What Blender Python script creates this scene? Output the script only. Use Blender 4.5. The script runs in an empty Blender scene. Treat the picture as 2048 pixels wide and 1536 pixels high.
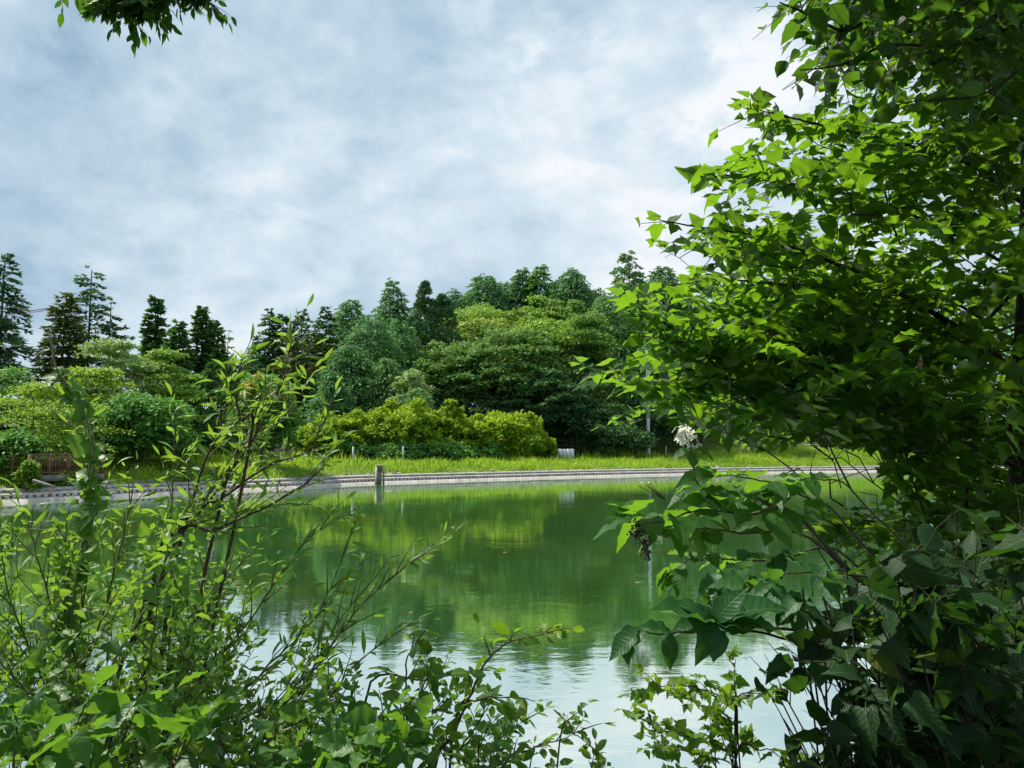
import bpy, math, random
import numpy as np
from mathutils import Vector, Matrix
rng = np.random.default_rng(7)
random.seed(7)
S = bpy.context.scene
COL = S.collection

# ---------------------------------------------------------------- camera
CAMZ, PITCH = 2.2, math.radians(4.9)
F = 1538.0
cam_d = bpy.data.cameras.new("camera")
cam_d.sensor_width = 36.0; cam_d.lens = 36.0 * F / 2048.0
cam_d.clip_start = 0.05; cam_d.clip_end = 3000
cam = bpy.data.objects.new("camera", cam_d); COL.objects.link(cam)
cam.location = (0, 0, CAMZ); cam.rotation_euler = (math.radians(90) + PITCH, 0, 0)
S.camera = cam

def P(px, py, Y):
    """world point seen at photo pixel (px, py) at the horizontal distance Y in front of the camera"""
    x = (px - 1024) / F; v = -(py - 768) / F
    dy = math.cos(PITCH) - v * math.sin(PITCH)
    dz = math.sin(PITCH) + v * math.cos(PITCH)
    return np.array([x / dy * Y, Y, CAMZ + dz / dy * Y])

def proj(p):
    p = np.asarray(p, float)
    y = p[..., 1]; z = p[..., 2] - CAMZ
    d = y * math.cos(PITCH) + z * math.sin(PITCH)
    v = (-y * math.sin(PITCH) + z * math.cos(PITCH)) / np.where(abs(d) < 1e-6, 1e-6, d)
    return 1024 + F * p[..., 0] / d, 768 - F * v, d

# ---------------------------------------------------------------- sun, sky, exposure
SUN_EL, SUN_AZ = math.radians(52), math.radians(-60)     # azimuth measured from the view direction towards the right
sd = bpy.data.lights.new("sun", 'SUN'); sd.energy = 5.0; sd.angle = math.radians(3); sd.color = (1.0, 0.96, 0.88)
sun = bpy.data.objects.new("sun", sd); COL.objects.link(sun)
sdir = Vector((math.sin(SUN_AZ) * math.cos(SUN_EL), math.cos(SUN_AZ) * math.cos(SUN_EL), math.sin(SUN_EL)))
sun.rotation_euler = (-sdir).to_track_quat('-Z', 'Y').to_euler()
sun.location = (0, 0, 60)

W = bpy.data.worlds.new("World"); S.world = W; W.use_nodes = True
nt = W.node_tree; nt.nodes.clear()
def N(tree, typ, **kw):
    n = tree.nodes.new(typ)
    for k, v in kw.items():
        if k in ('op',): n.operation = v
        else: setattr(n, k, v)
    return n
class G:
    """small helper to wire shader maths"""
    def __init__(s, tree): s.t = tree
    def n(s, typ, ins=None, **kw):
        nd = s.t.nodes.new(typ)
        for k, v in kw.items(): setattr(nd, k, v)
        for k, v in (ins or {}).items():
            sock = nd.inputs[k]
            if isinstance(v, bpy.types.NodeSocket): s.t.links.new(v, sock)
            else: sock.default_value = v
        return nd
    def m(s, op, a, b=0.0, c=0.0, clamp=False):
        return s.n('ShaderNodeMath', {0: a, 1: b, 2: c}, operation=op, use_clamp=clamp).outputs[0]
    def vm(s, op, a, b=(0, 0, 0)):
        nd = s.n('ShaderNodeVectorMath', {0: a, 1: b}, operation=op)
        return nd.outputs['Value'] if op in ('DOT_PRODUCT', 'LENGTH') else nd.outputs[0]
    def mr(s, v, a, b, c=0.0, d=1.0, smooth=True):
        nd = s.n('ShaderNodeMapRange', {'Value': v, 'From Min': a, 'From Max': b, 'To Min': c, 'To Max': d})
        if smooth: nd.interpolation_type = 'SMOOTHSTEP'
        return nd.outputs[0]
    def noise(s, vec, scale, detail=4, rough=.5, dist=0.0, out=0, **k):
        nd = s.n('ShaderNodeTexNoise', {'Vector': vec, 'Scale': scale, 'Detail': detail, 'Roughness': rough, 'Distortion': dist}, **k)
        return nd.outputs[out]
    def mix(s, f, a, b, blend='MIX'):
        nd = s.t.nodes.new('ShaderNodeMix'); nd.data_type = 'RGBA'; nd.blend_type = blend
        for k, v in ((0, f), (6, a), (7, b)):
            if isinstance(v, bpy.types.NodeSocket): s.t.links.new(v, nd.inputs[k])
            else: nd.inputs[k].default_value = v if k == 0 else (tuple(v) + (1,))[:4]
        return nd.outputs[2]
g = G(nt)
geo = g.n('ShaderNodeTexCoord').outputs['Generated']
sep = g.n('ShaderNodeSeparateXYZ', {0: geo})
flat = g.n('ShaderNodeMapping', {'Vector': geo, 'Scale': (1.0, 1.0, 1.55), 'Rotation': (0.0, math.radians(16), 0.0)}).outputs[0]
warp = g.n('ShaderNodeTexNoise', {'Vector': flat, 'Scale': 2.4, 'Detail': 4.0, 'Roughness': .55}).outputs['Color']
cloudp = g.vm('ADD', flat, g.vm('MULTIPLY', g.vm('SUBTRACT', warp, (.5, .5, .5)), (.16, .16, .16)))
n_big = g.noise(cloudp, 1.1, 4, .5)
n_mid = g.noise(cloudp, 3.3, 8, .57)
n_fine = g.noise(cloudp, 11, 8, .6)
shift = g.vm('ADD', cloudp, (-.012, .0, .035))
relief = g.m('SUBTRACT', g.noise(cloudp, 3.0, 8, .57), g.noise(shift, 3.0, 8, .57))
def lobe(px, py, r):
    d = Vector(P(px, py, 1.0) - np.array([0, 0, CAMZ])).normalized()
    dot = g.vm('DOT_PRODUCT', cloudn, tuple(d))
    return g.mr(dot, math.cos(math.radians(r)), 1.0)
cloudn = g.vm('NORMALIZE', g.vm('ADD', geo, g.vm('MULTIPLY', g.vm('SUBTRACT', warp, (.5, .5, .5)), (.34, .34, .34))))
val = g.m('ADD', g.m('MULTIPLY', n_big, 0.48), g.m('MULTIPLY', n_mid, 0.34))
val = g.m('ADD', val, g.m('MULTIPLY', n_fine, 0.17))
val = g.m('ADD', g.m('ADD', val, .012), g.m('MULTIPLY', relief, .80))
breaks = g.mr(g.noise(g.vm('ADD', cloudp, (3.1, .4, .9)), 2.1, 10, .60), .52, .585)
val = g.m('ADD', val, g.m('MULTIPLY', breaks, g.m('ADD', .045, g.m('MULTIPLY', lobe(1230, 290, 20), .075))))
for px, py, r, a in ((1230, 230, 16, .075), (1140, 345, 6, .03), (900, 20, 15, .06), (500, 130, 13, .05), (720, 300, 17, -.07), (250, 400, 14, -.03), (1050, 430, 12, -.01), (620, 640, 13, .09), (1150, 520, 12, .04), (1290, 500, 7, .04), (1150, 20, 5, -.10)):
    val = g.m('ADD', val, g.m('MULTIPLY', lobe(px, py, r), a))
ramp = g.n('ShaderNodeValToRGB', {0: val})
cr = ramp.color_ramp
cr.elements[0].position = .40; cr.elements[0].color = (.30, .435, .58, 1)
cr.elements[1].position = .74; cr.elements[1].color = (.88, .915, .96, 1)
for p_, c_ in ((.465, (.40, .545, .68)), (.55, (.51, .65, .765)), (.645, (.67, .785, .87))):
    e = cr.elements.new(p_); e.color = c_ + (1,)
skyt = nt.nodes.new('ShaderNodeTexSky'); skyt.sky_type = 'NISHITA'; skyt.sun_disc = False
skyt.sun_elevation = SUN_EL; skyt.sun_rotation = SUN_AZ
bg1 = g.n('ShaderNodeBackground', {'Color': skyt.outputs[0], 'Strength': 0.08})
bg2 = g.n('ShaderNodeBackground', {'Color': ramp.outputs[0], 'Strength': 0.74})
cover = g.mr(g.noise(cloudp, 1.3, 6, .55, .2), .25, .45, .80, 1.0)
ms = nt.nodes.new('ShaderNodeMixShader')
nt.links.new(cover, ms.inputs[0]); nt.links.new(bg1.outputs[0], ms.inputs[1]); nt.links.new(bg2.outputs[0], ms.inputs[2])
out = nt.nodes.new('ShaderNodeOutputWorld'); nt.links.new(ms.outputs[0], out.inputs[0])
S.view_settings.view_transform = 'Standard'; S.view_settings.look = 'None'
S.view_settings.exposure = 0.5; S.view_settings.gamma = 1.0; S.view_settings.use_curve_mapping = False
S.render.engine = 'CYCLES'
S.cycles.max_bounces = 7; S.cycles.diffuse_bounces = 3; S.cycles.glossy_bounces = 3
S.cycles.transmission_bounces = 5; S.cycles.transparent_max_bounces = 4
S.cycles.caustics_reflective = False; S.cycles.caustics_refractive = False
S.cycles.use_denoising = True

# ---------------------------------------------------------------- mesh helpers
def tag(o, label=None, cat=None, group=None, kind=None):
    for k, v in (('label', label), ('category', cat), ('group', group), ('kind', kind)):
        if v: o[k] = v
    return o
def obj(name, me, parent=None, loc=None):
    o = bpy.data.objects.new(name, me); COL.objects.link(o)
    if parent is not None: o.parent = parent
    if loc is not None: o.location = loc
    return o
def empty(name, loc, **kw):
    o = bpy.data.objects.new(name, None); COL.objects.link(o)
    o.location = tuple(float(v) for v in loc); o.empty_display_size = .3
    return tag(o, **kw)
def npmesh(name, V, Fq, mat, tint=None, uv=None, smooth=False, mats=None, midx=None):
    """V (n,3), Fq (m,k) face corner indices with the same k for all"""
    V = np.ascontiguousarray(V, dtype=np.float32); Fq = np.ascontiguousarray(Fq, dtype=np.int32)
    me = bpy.data.meshes.new(name); k = Fq.shape[1]
    me.vertices.add(len(V)); me.vertices.foreach_set('co', V.ravel())
    me.loops.add(Fq.size); me.loops.foreach_set('vertex_index', Fq.ravel())
    me.polygons.add(len(Fq)); me.polygons.foreach_set('loop_start', np.arange(0, Fq.size, k, dtype=np.int32))
    if smooth: me.polygons.foreach_set('use_smooth', np.ones(len(Fq), dtype=bool))
    if tint is not None:
        at = me.attributes.new('tint', 'FLOAT', 'POINT'); at.data.foreach_set('value', np.ascontiguousarray(tint, dtype=np.float32))
    if uv is not None:
        l = me.uv_layers.new(name='UVMap'); l.data.foreach_set('uv', np.ascontiguousarray(uv[Fq.ravel()], dtype=np.float32).ravel())
    for m in (mats or [mat]): me.materials.append(m)
    if midx is not None: me.polygons.foreach_set('material_index', np.asarray(midx, dtype=np.int32))
    me.update(calc_edges=True); me.validate()
    return me
class MB:
    """collects quads"""
    def __init__(s): s.v = []; s.f = []; s.n = 0
    def add(s, V, Q):
        V = np.asarray(V, float); s.v.append(V); s.f.append(np.asarray(Q) + s.n); s.n += len(V); return s
    def box(s, c, size, rz=0.0, rx=0.0, ry=0.0, taper=1.0):
        x, y, z = np.array(size) / 2
        V = np.array([(-x, -y, -z), (x, -y, -z), (x, y, -z), (-x, y, -z), (-x * taper, -y * taper, z), (x * taper, -y * taper, z), (x * taper, y * taper, z), (-x * taper, y * taper, z)])
        R = np.array(Matrix.Rotation(rz, 3, 'Z') @ Matrix.Rotation(ry, 3, 'Y') @ Matrix.Rotation(rx, 3, 'X'))
        return s.add(V @ R.T + np.array(c), [(0, 3, 2, 1), (4, 5, 6, 7), (0, 1, 5, 4), (1, 2, 6, 5), (2, 3, 7, 6), (3, 0, 4, 7)])
    def tube(s, pts, rad, k=6, cap=True):
        pts = np.asarray(pts, float); n = len(pts)
        rad = np.full(n, rad) if np.isscalar(rad) else np.asarray(rad, float)
        t = np.gradient(pts, axis=0); t /= np.linalg.norm(t, axis=1)[:, None] + 1e-9
        a = np.array([0, 0, 1.0]) if abs(t[:, 2]).mean() < .8 else np.array([1.0, 0, 0])
        u = np.cross(t, a); u /= np.linalg.norm(u, axis=1)[:, None] + 1e-9
        w = np.cross(t, u)
        an = np.arange(k) * 2 * np.pi / k
        V = pts[:, None] + rad[:, None, None] * (np.cos(an)[None, :, None] * u[:, None] + np.sin(an)[None, :, None] * w[:, None])
        V = V.reshape(-1, 3)
        i, j = np.meshgrid(np.arange(n - 1), np.arange(k), indexing='ij')
        Q = np.stack([i * k + j, i * k + (j + 1) % k, (i + 1) * k + (j + 1) % k, (i + 1) * k + j], -1).reshape(-1, 4)
        s.add(V, Q)
        if cap and k == 6:
            b = (n - 1) * k
            s.f.append(np.array([(b, b + 1, b + 2, b + 3), (b, b + 3, b + 4, b + 5)]) + s.n - len(V))
        return s
    def mesh(s, name, mat, smooth=False):
        return npmesh(name, np.concatenate(s.v), np.concatenate(s.f), mat, smooth=smooth)
    def build(s, name, mat, parent=None, loc=None, smooth=False):
        V = np.concatenate(s.v)
        if parent is not None and loc is None: V = V - np.array(parent.location)
        me = npmesh(name, V, np.concatenate(s.f), mat, smooth=smooth)
        return obj(name, me, parent, loc)
def catmull(pts, n=8, closed=False):
    p = np.asarray(pts, float)
    q = np.vstack([p[-1], p, p[0], p[1]]) if closed else np.vstack([2 * p[0] - p[1], p, 2 * p[-1] - p[-2]])
    o = []
    for i in range(1, len(q) - 2):
        for t in np.arange(n) / n:
            a, b, c, d = q[i - 1], q[i], q[i + 1], q[i + 2]
            o.append(.5 * ((2 * b) + (-a + c) * t + (2 * a - 5 * b + 4 * c - d) * t * t + (-a + 3 * b - 3 * c + d) * t ** 3))
    if not closed: o.append(p[-1])
    return np.array(o)

# ---------------------------------------------------------------- materials
def newmat(name):
    m = bpy.data.materials.new(name); m.use_nodes = True; t = m.node_tree; t.nodes.clear()
    return m, G(t), t.nodes.new('ShaderNodeOutputMaterial')
def solid(name, c1, c2, scale=6, rough=.85, bump=.3, detail=6, bscale=None, coord='Object', spec=.3):
    m, g, o = newmat(name)
    tc = g.n('ShaderNodeTexCoord').outputs[coord] if coord != 'World' else g.n('ShaderNodeNewGeometry').outputs['Position']
    n = g.noise(tc, scale, detail, .6)
    c = g.mix(g.mr(n, .3, .7), c1, c2)
    bp = g.n('ShaderNodeBump', {'Height': g.noise(tc, bscale or scale * 4, 6, .6), 'Strength': bump, 'Distance': .02})
    b = g.n('ShaderNodeBsdfPrincipled', {'Base Color': c, 'Roughness': rough, 'Normal': bp.outputs[0], 'Specular IOR Level': spec})
    g.t.links.new(b.outputs[0], o.inputs[0]); return m
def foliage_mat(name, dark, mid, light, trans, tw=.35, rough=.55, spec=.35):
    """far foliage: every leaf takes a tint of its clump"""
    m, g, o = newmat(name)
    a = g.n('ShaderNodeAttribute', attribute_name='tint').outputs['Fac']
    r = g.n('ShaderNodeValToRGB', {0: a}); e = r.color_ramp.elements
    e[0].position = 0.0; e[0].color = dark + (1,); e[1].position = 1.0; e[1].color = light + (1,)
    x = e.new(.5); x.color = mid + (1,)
    b = g.n('ShaderNodeBsdfPrincipled', {'Base Color': r.outputs[0], 'Roughness': rough, 'Specular IOR Level': spec * .35})
    tcol = g.mix(.6, r.outputs[0], trans)
    t = g.n('ShaderNodeBsdfTranslucent', {'Color': tcol})
    mx = g.n('ShaderNodeMixShader', {0: tw, 1: b.outputs[0], 2: t.outputs[0]})
    g.t.links.new(mx.outputs[0], o.inputs[0]); return m
def leaf_mat(name, c0, c1, trans, tw=.42, veins=9, vang=.75, rough=.42, spec=.5, under=.25, crinkle=.35, blem=.0):
    m, g, o = newmat(name)
    uv = g.n('ShaderNodeUVMap').outputs[0]; sp = g.n('ShaderNodeSeparateXYZ', {0: uv})
    u, v = sp.outputs[0], sp.outputs[1]
    rnd = g.n('ShaderNodeObjectInfo').outputs['Random']
    at = g.n('ShaderNodeAttribute', attribute_name='tint').outputs['Fac']
    tint = g.m('FRACT', g.m('ADD', rnd, at))
    pos = g.n('ShaderNodeNewGeometry')
    au = g.m('ABSOLUTE', g.m('SUBTRACT', u, .5))
    mid = g.mr(au, .006, .018, 1, 0)
    w = g.m('FRACT', g.m('MULTIPLY', g.m('SUBTRACT', v, g.m('MULTIPLY', au, vang)), veins))
    side = g.m('MULTIPLY', g.mr(g.m('ABSOLUTE', g.m('SUBTRACT', w, .5)), .02, .09, 1, 0), .55)
    vein = g.m('MAXIMUM', mid, side)
    col = g.mix(tint, c0, c1)
    nz = g.noise(pos.outputs['Position'], 38, 4, .6)
    col = g.mix(g.mr(nz, .35, .75, 0, .45), col, tuple(x * .55 for x in c0))
    col = g.mix(g.m('MULTIPLY', vein, .35), col, (.16, .26, .06))
    # a few leaves are yellowed or spotted
    old = g.mr(tint, .965, 1.0, 0, .55)
    col = g.mix(old, col, (.22, .24, .03))
    if blem:
        sp2 = g.mr(g.noise(pos.outputs['Position'], 90, 3, .6), .66, .74)
        col = g.mix(g.m('MULTIPLY', sp2, blem), col, (.10, .06, .02))
    col = g.mix(g.m('MULTIPLY', pos.outputs['Backfacing'], under), col, (.14, .22, .11))
    hgt = g.m('ADD', g.m('MULTIPLY', g.m('COSINE', g.m('MULTIPLY', w, 6.283)), .5), g.m('MULTIPLY', mid, -1.0))
    bp = g.n('ShaderNodeBump', {'Height': g.m('ADD', hgt, g.noise(uv, 22, 3, .6)), 'Strength': crinkle, 'Distance': .0012})
    b = g.n('ShaderNodeBsdfPrincipled', {'Base Color': col, 'Roughness': rough, 'Specular IOR Level': spec, 'Normal': bp.outputs[0]})
    tc = g.mix(g.m('MULTIPLY', vein, .5), g.mix(.35, trans, col), tuple(x * .5 for x in trans))
    t = g.n('ShaderNodeBsdfTranslucent', {'Color': tc})
    mx = g.n('ShaderNodeMixShader', {0: tw, 1: b.outputs[0], 2: t.outputs[0]})
    g.t.links.new(mx.outputs[0], o.inputs[0]); return m

M = {}
M['bark'] = solid('bark', (.045, .036, .028), (.11, .095, .075), 9, .9, .8)
M['bark_dark'] = solid('bark_dark', (.025, .020, .016), (.06, .048, .036), 14, .85, .6)
M['bark_pale'] = solid('bark_pale', (.10, .10, .08), (.24, .23, .19), 6, .9, .5)
M['twig_green'] = solid('twig_green', (.06, .085, .02), (.14, .13, .05), 20, .6, .3)
M['twig_brown'] = solid('twig_brown', (.055, .038, .02), (.12, .08, .045), 25, .7, .4)
M['vine_stem'] = solid('vine_stem', (.13, .17, .06), (.26, .28, .13), 30, .6, .3)
M['concrete'] = solid('concrete', (.42, .365, .315), (.64, .56, .50), 2.0, .9, .35, bscale=25, coord='World')
M['concrete_grey'] = solid('concrete_grey', (.24, .225, .195), (.42, .40, .35), 3.0, .92, .4, bscale=25, coord='World')
M['concrete_pole'] = solid('concrete_pole', (.55, .56, .54), (.72, .72, .70), 2.0, .8, .2)
M['stone'] = solid('stone', (.16, .15, .13), (.42, .40, .36), 2.3, .95, .7, bscale=9, coord='World')
M['wood_brown'] = solid('wood_brown', (.16, .085, .05), (.30, .17, .10), 5, .8, .4)
M['wood_grey'] = solid('wood_grey', (.17, .155, .13), (.34, .31, .27), 4, .85, .4)
M['white_paint'] = solid('white_paint', (.68, .69, .70), (.82, .82, .82), 3, .5, .1)
M['metal_grey'] = solid('metal_grey', (.18, .19, .19), (.32, .33, .32), 6, .5, .2)
M['rust'] = solid('rust', (.12, .05, .03), (.22, .10, .06), 9, .8, .4)
M['pink_wall'] = solid('pink_wall', (.50, .34, .34), (.66, .48, .47), 1.2, .85, .2)
M['roof_tile'] = solid('roof_tile', (.06, .05, .05), (.13, .10, .09), 4, .7, .4)
M['glass_dark'] = solid('glass_dark', (.01, .012, .015), (.03, .035, .04), 2, .08, 0, spec=.6)
M['wire'] = solid('wire', (.10, .10, .10), (.2, .2, .2), 8, .5, 0)
M['ceramic'] = solid('ceramic', (.70, .70, .68), (.82, .82, .80), 8, .25, 0)
M['asphalt'] = solid('asphalt', (.20, .195, .18), (.33, .32, .29), .8, .9, .3, bscale=30, coord='World')
M['seed_dark'] = solid('seed_dark', (.012, .009, .012), (.05, .035, .035), 60, .6, .2)
M['dead_leaf'] = solid('dead_leaf', (.22, .09, .03), (.45, .24, .10), 40, .7, .3)
M['soil'] = solid('soil', (.045, .035, .022), (.09, .07, .045), 2, .95, .6, coord='World')

# ground: grassy, darker litter below the wood
m, g, o = newmat('ground'); gp = g.n('ShaderNodeNewGeometry').outputs['Position']
c = g.mix(g.mr(g.noise(gp, .35, 6, .6), .35, .65), (.10, .17, .025), (.19, .29, .045))
c = g.mix(g.mr(g.noise(gp, 2.2, 6, .65), .45, .75, 0, .6), c, (.06, .10, .02))
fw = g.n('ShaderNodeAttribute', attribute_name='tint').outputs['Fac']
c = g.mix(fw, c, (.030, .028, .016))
bp = g.n('ShaderNodeBump', {'Height': g.noise(gp, 6, 8, .7), 'Strength': .8, 'Distance': .12})
b = g.n('ShaderNodeBsdfPrincipled', {'Base Color': c, 'Roughness': .95, 'Normal': bp.outputs[0], 'Specular IOR Level': .1})
g.t.links.new(b.outputs[0], o.inputs[0]); M['ground'] = m
# grass blades
M['grass'] = foliage_mat('grass', (.13, .26, .03), (.33, .50, .04), (.54, .62, .10), (.56, .76, .07), .45, .6, .25)
M['weed'] = foliage_mat('weed', (.10, .20, .02), (.18, .31, .03), (.30, .38, .06), (.36, .56, .05), .40, .5, .3)
# water
m, g, o = newmat('pond_water'); gp = g.n('ShaderNodeNewGeometry').outputs['Position']
st = g.n('ShaderNodeMapping', {'Vector': gp, 'Scale': (.55, 1.0, 1)}).outputs[0]
algae = g.mr(g.noise(gp, .16, 7, .62, .5), .50, .66)
fleck = g.mr(g.noise(st, 2.6, 8, .7, .4), .48, .66)
body = g.mix(g.mr(g.noise(gp, .05, 3, .5), .35, .65), (.060, .185, .050), (.098, .245, .048))
body = g.mix(g.m('MULTIPLY', algae, g.m('ADD', .25, g.m('MULTIPLY', fleck, .6))), body, (.27, .34, .050))
dist = g.vm('LENGTH', gp)
r1 = g.noise(st, 1.9, 4, .6, .3); r2 = g.noise(st, 5.5, 4, .6, .2); r3 = g.noise(gp, .22, 2, .5)
amp = g.mr(r3, .38, .62, .35, 1.0)
h = g.m('MULTIPLY', amp, g.m('ADD', g.m('MULTIPLY', r1, .55), g.m('MULTIPLY', r2, .16)))
fade = g.mr(dist, 6, 60, .0085, .0075, smooth=False)
bp = g.n('ShaderNodeBump', {'Height': h, 'Strength': 1.0, 'Distance': fade})
df = g.n('ShaderNodeBsdfDiffuse', {'Color': body})
gl = g.n('ShaderNodeBsdfGlossy', {'Color': (.93, .97, .95, 1), 'Roughness': .035, 'Normal': bp.outputs[0]})
lw = g.n('ShaderNodeFresnel', {'IOR': 1.33, 'Normal': bp.outputs[0]}).outputs[0]
fac = g.mr(lw, .02, .55, .42, .86, smooth=False)
mx = g.n('ShaderNodeMixShader', {0: fac, 1: df.outputs[0], 2: gl.outputs[0]})
g.t.links.new(mx.outputs[0], o.inputs[0]); M['water'] = m

# far foliage
M['f_fir'] = foliage_mat('fir_needles', (0.056, 0.123, 0.056), (0.091, 0.191, 0.075), (0.152, 0.266, 0.091), (0.178, 0.380, 0.075), .15)
M['f_olive'] = foliage_mat('olive_fir_needles', (0.066, 0.104, 0.026), (0.122, 0.170, 0.038), (0.189, 0.235, 0.056), (0.189, 0.282, 0.038), .15)
M['f_cedar'] = foliage_mat('cedar_needles', (0.049, 0.122, 0.044), (0.093, 0.209, 0.060), (0.173, 0.321, 0.073), (0.197, 0.418, 0.049), .15)
M['f_larch'] = foliage_mat('larch_needles', (0.070, 0.166, 0.070), (0.113, 0.252, 0.096), (0.174, 0.330, 0.104), (0.189, 0.435, 0.087), .30)
M['f_larchpale'] = foliage_mat('pale_larch_needles', (0.096, 0.208, 0.072), (0.152, 0.295, 0.096), (0.239, 0.383, 0.128), (0.246, 0.507, 0.102), .30)
M['f_layer'] = foliage_mat('layered_foliage', (0.070, 0.166, 0.052), (0.122, 0.252, 0.062), (0.227, 0.356, 0.078), (0.232, 0.435, 0.058), .26)
M['f_layerlt'] = foliage_mat('light_layered_foliage', (0.112, 0.223, 0.047), (0.208, 0.351, 0.056), (0.334, 0.479, 0.079), (0.348, 0.580, 0.058), .30)
M['f_yellow'] = foliage_mat('yellow_green_foliage', (.045, .14, .012), (.16, .30, .018), (.38, .50, .030), (.42, .62, .02), .38)
M['f_bright'] = foliage_mat('bright_foliage', (0.112, 0.225, 0.031), (0.225, 0.375, 0.044), (0.362, 0.500, 0.062), (0.425, 0.600, 0.050), .36)
M['f_mid'] = foliage_mat('mid_foliage', (0.061, 0.174, 0.038), (0.113, 0.278, 0.052), (0.192, 0.383, 0.070), (0.203, 0.464, 0.043), .28)
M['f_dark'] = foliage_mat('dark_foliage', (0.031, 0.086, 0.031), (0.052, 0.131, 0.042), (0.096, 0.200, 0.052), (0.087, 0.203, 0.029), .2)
M['f_pale'] = foliage_mat('pale_foliage', (0.160, 0.261, 0.087), (0.275, 0.392, 0.131), (0.406, 0.507, 0.203), (0.362, 0.551, 0.116), .30)
M['f_weedy'] = foliage_mat('weedy_foliage', (.09, .19, .02), (.17, .30, .03), (.28, .38, .05), (.3, .5, .05), .35)
M['f_flower'] = foliage_mat('flowering_foliage', (0.160, 0.246, 0.043), (0.290, 0.392, 0.058), (0.493, 0.551, 0.145), (0.406, 0.551, 0.087), .28)
M['f_autumn'] = foliage_mat('yellowing_foliage', (0.232, 0.290, 0.043), (0.464, 0.435, 0.058), (0.600, 0.493, 0.116), (0.580, 0.522, 0.072), .30)
# near leaves
M['petal'] = foliage_mat('petal', (.78, .78, .66), (.82, .82, .74), (.84, .84, .80), (.85, .85, .70), .45, .6, .3)
M['l_maple'] = leaf_mat('maple_leaf', (.020, .070, .009), (.052, .125, .014), (.32, .62, .012), .54, 7, 1.1, .5, .3, .12, .35, .35)
M['l_painted_shade'] = leaf_mat('painted_shade_leaf', (.009, .036, .010), (.018, .058, .014), (.10, .26, .010), .34, 7, 1.0, .55, .25, .08, .3)  # shade of the lower right thicket is put into this darker leaf colour
M['l_ovate'] = leaf_mat('oval_leaf', (.016, .055, .010), (.034, .090, .014), (.17, .38, .012), .46, 9, .8, .5, .3, .12, .35, .2)
M['l_hydra'] = leaf_mat('veined_leaf', (.028, .105, .018), (.055, .150, .022), (.30, .60, .015), .48, 9, .8, .48, .3, .10, .3)
M['l_big'] = leaf_mat('big_dark_leaf', (.022, .095, .028), (.034, .125, .030), (.20, .46, .02), .40, 10, .8, .46, .3, .08, .3)
M['l_willow'] = leaf_mat('narrow_leaf', (.10, .23, .040), (.19, .34, .045), (.42, .70, .03), .44, 12, .9, .45, .4, .35, .2)
M['l_vine'] = leaf_mat('vine_leaf', (.070, .200, .055), (.15, .29, .040), (.34, .62, .02), .46, 7, .9, .42, .4, .3, .3)
M['l_rose'] = leaf_mat('small_leaf', (.085, .21, .045), (.17, .32, .050), (.38, .66, .03), .42, 8, .8, .48, .35, .25, .2)
M['l_fresh'] = leaf_mat('fresh_leaf', (0.101, 0.230, 0.020), (0.189, 0.338, 0.027), (0.425, 0.700, 0.019), .42, 7, .9, .42, .45, .2, .3)
M['l_under'] = leaf_mat('toothed_leaf', (.040, .130, .025), (.085, .210, .030), (.28, .56, .02), .40, 8, .9, .45, .35, .15, .2)

# ---------------------------------------------------------------- pond outline and terrain
far_edge = [(-34, 13), (-27, 24), (-21.3, 32), (-16.8, 38.8), (-13, 44), (-9, 50.6), (-1, 57.5), (7.5, 64), (19.5, 71), (34, 78), (50, 82)]
near_edge = [(60, 80.5), (66, 72), (68, 45), (46, 14), (20, 3.6), (6, 2.9), (-4, 2.9), (-14, 3.6), (-28, 6)]
POND = catmull(far_edge + near_edge, 8, closed=True)
def pond_sd(x, y):
    x = np.asarray(x, float); y = np.asarray(y, float); shp = x.shape; x = x.ravel(); y = y.ravel()
    A = POND; B = np.roll(POND, -1, 0); d2 = np.full(x.shape, 1e18); ins = np.zeros(x.shape, bool)
    for (ax, ay), (bx, by) in zip(A, B):
        vx, vy = bx - ax, by - ay; L = vx * vx + vy * vy + 1e-12
        t = np.clip(((x - ax) * vx + (y - ay) * vy) / L, 0, 1)
        d2 = np.minimum(d2, (x - ax - t * vx) ** 2 + (y - ay - t * vy) ** 2)
        c = ((ay > y) != (by > y)); xi = ax + (y - ay) / (by - ay + 1e-12) * vx
        ins ^= c & (x < xi)
    d = np.sqrt(d2); return np.where(ins, -d, d).reshape(shp)
def sm(a, b, v): t = np.clip((np.asarray(v, float) - a) / (b - a), 0, 1); return t * t * (3 - 2 * t)
def wob(x, y): return .5 * (np.sin(x * .71 + 1.3 * np.sin(y * .43)) + np.sin(y * .83 + 1.1 * np.sin(x * .37)))
def terrain(x, y, d=None):
    x = np.asarray(x, float); y = np.asarray(y, float)
    if d is None: d = pond_sd(x, y)
    far = sm(4, 10, y)
    z_far = np.interp(d, [-3, 0, 1.05, 1.6, 4, 8, 30], [-1.6, -.16, .50, .68, 1.05, 1.25, 1.5])
    z_near = np.interp(d, [-2, 0, 1, 2.6, 8], [-1.4, -.05, .38, .60, .9])
    z = z_near * (1 - far) + z_far * far
    amp = 1.5 + 12 * np.exp(-((x - 24) / 34.0) ** 2) + 3 * np.exp(-((x - 70) / 30.) ** 2)
    z = z + far * amp * sm(10, 62, d) * sm(20, 60, y + x * .2)
    z = z + far * 1.5 * sm(16, 34, x) * sm(4, 13, d)
    z = z + .07 * wob(x * 1.3, y * 1.3) * sm(1.6, 4, d)
    return z
def tz(x, y): return float(terrain(np.array([x]), np.array([y]))[0])
xs = np.concatenate([np.array([-900, -500, -260, -160, -110, -85]), np.arange(-66, 90, 1.2), np.array([95, 110, 140, 200, 320, 600, 1000])])
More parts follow.
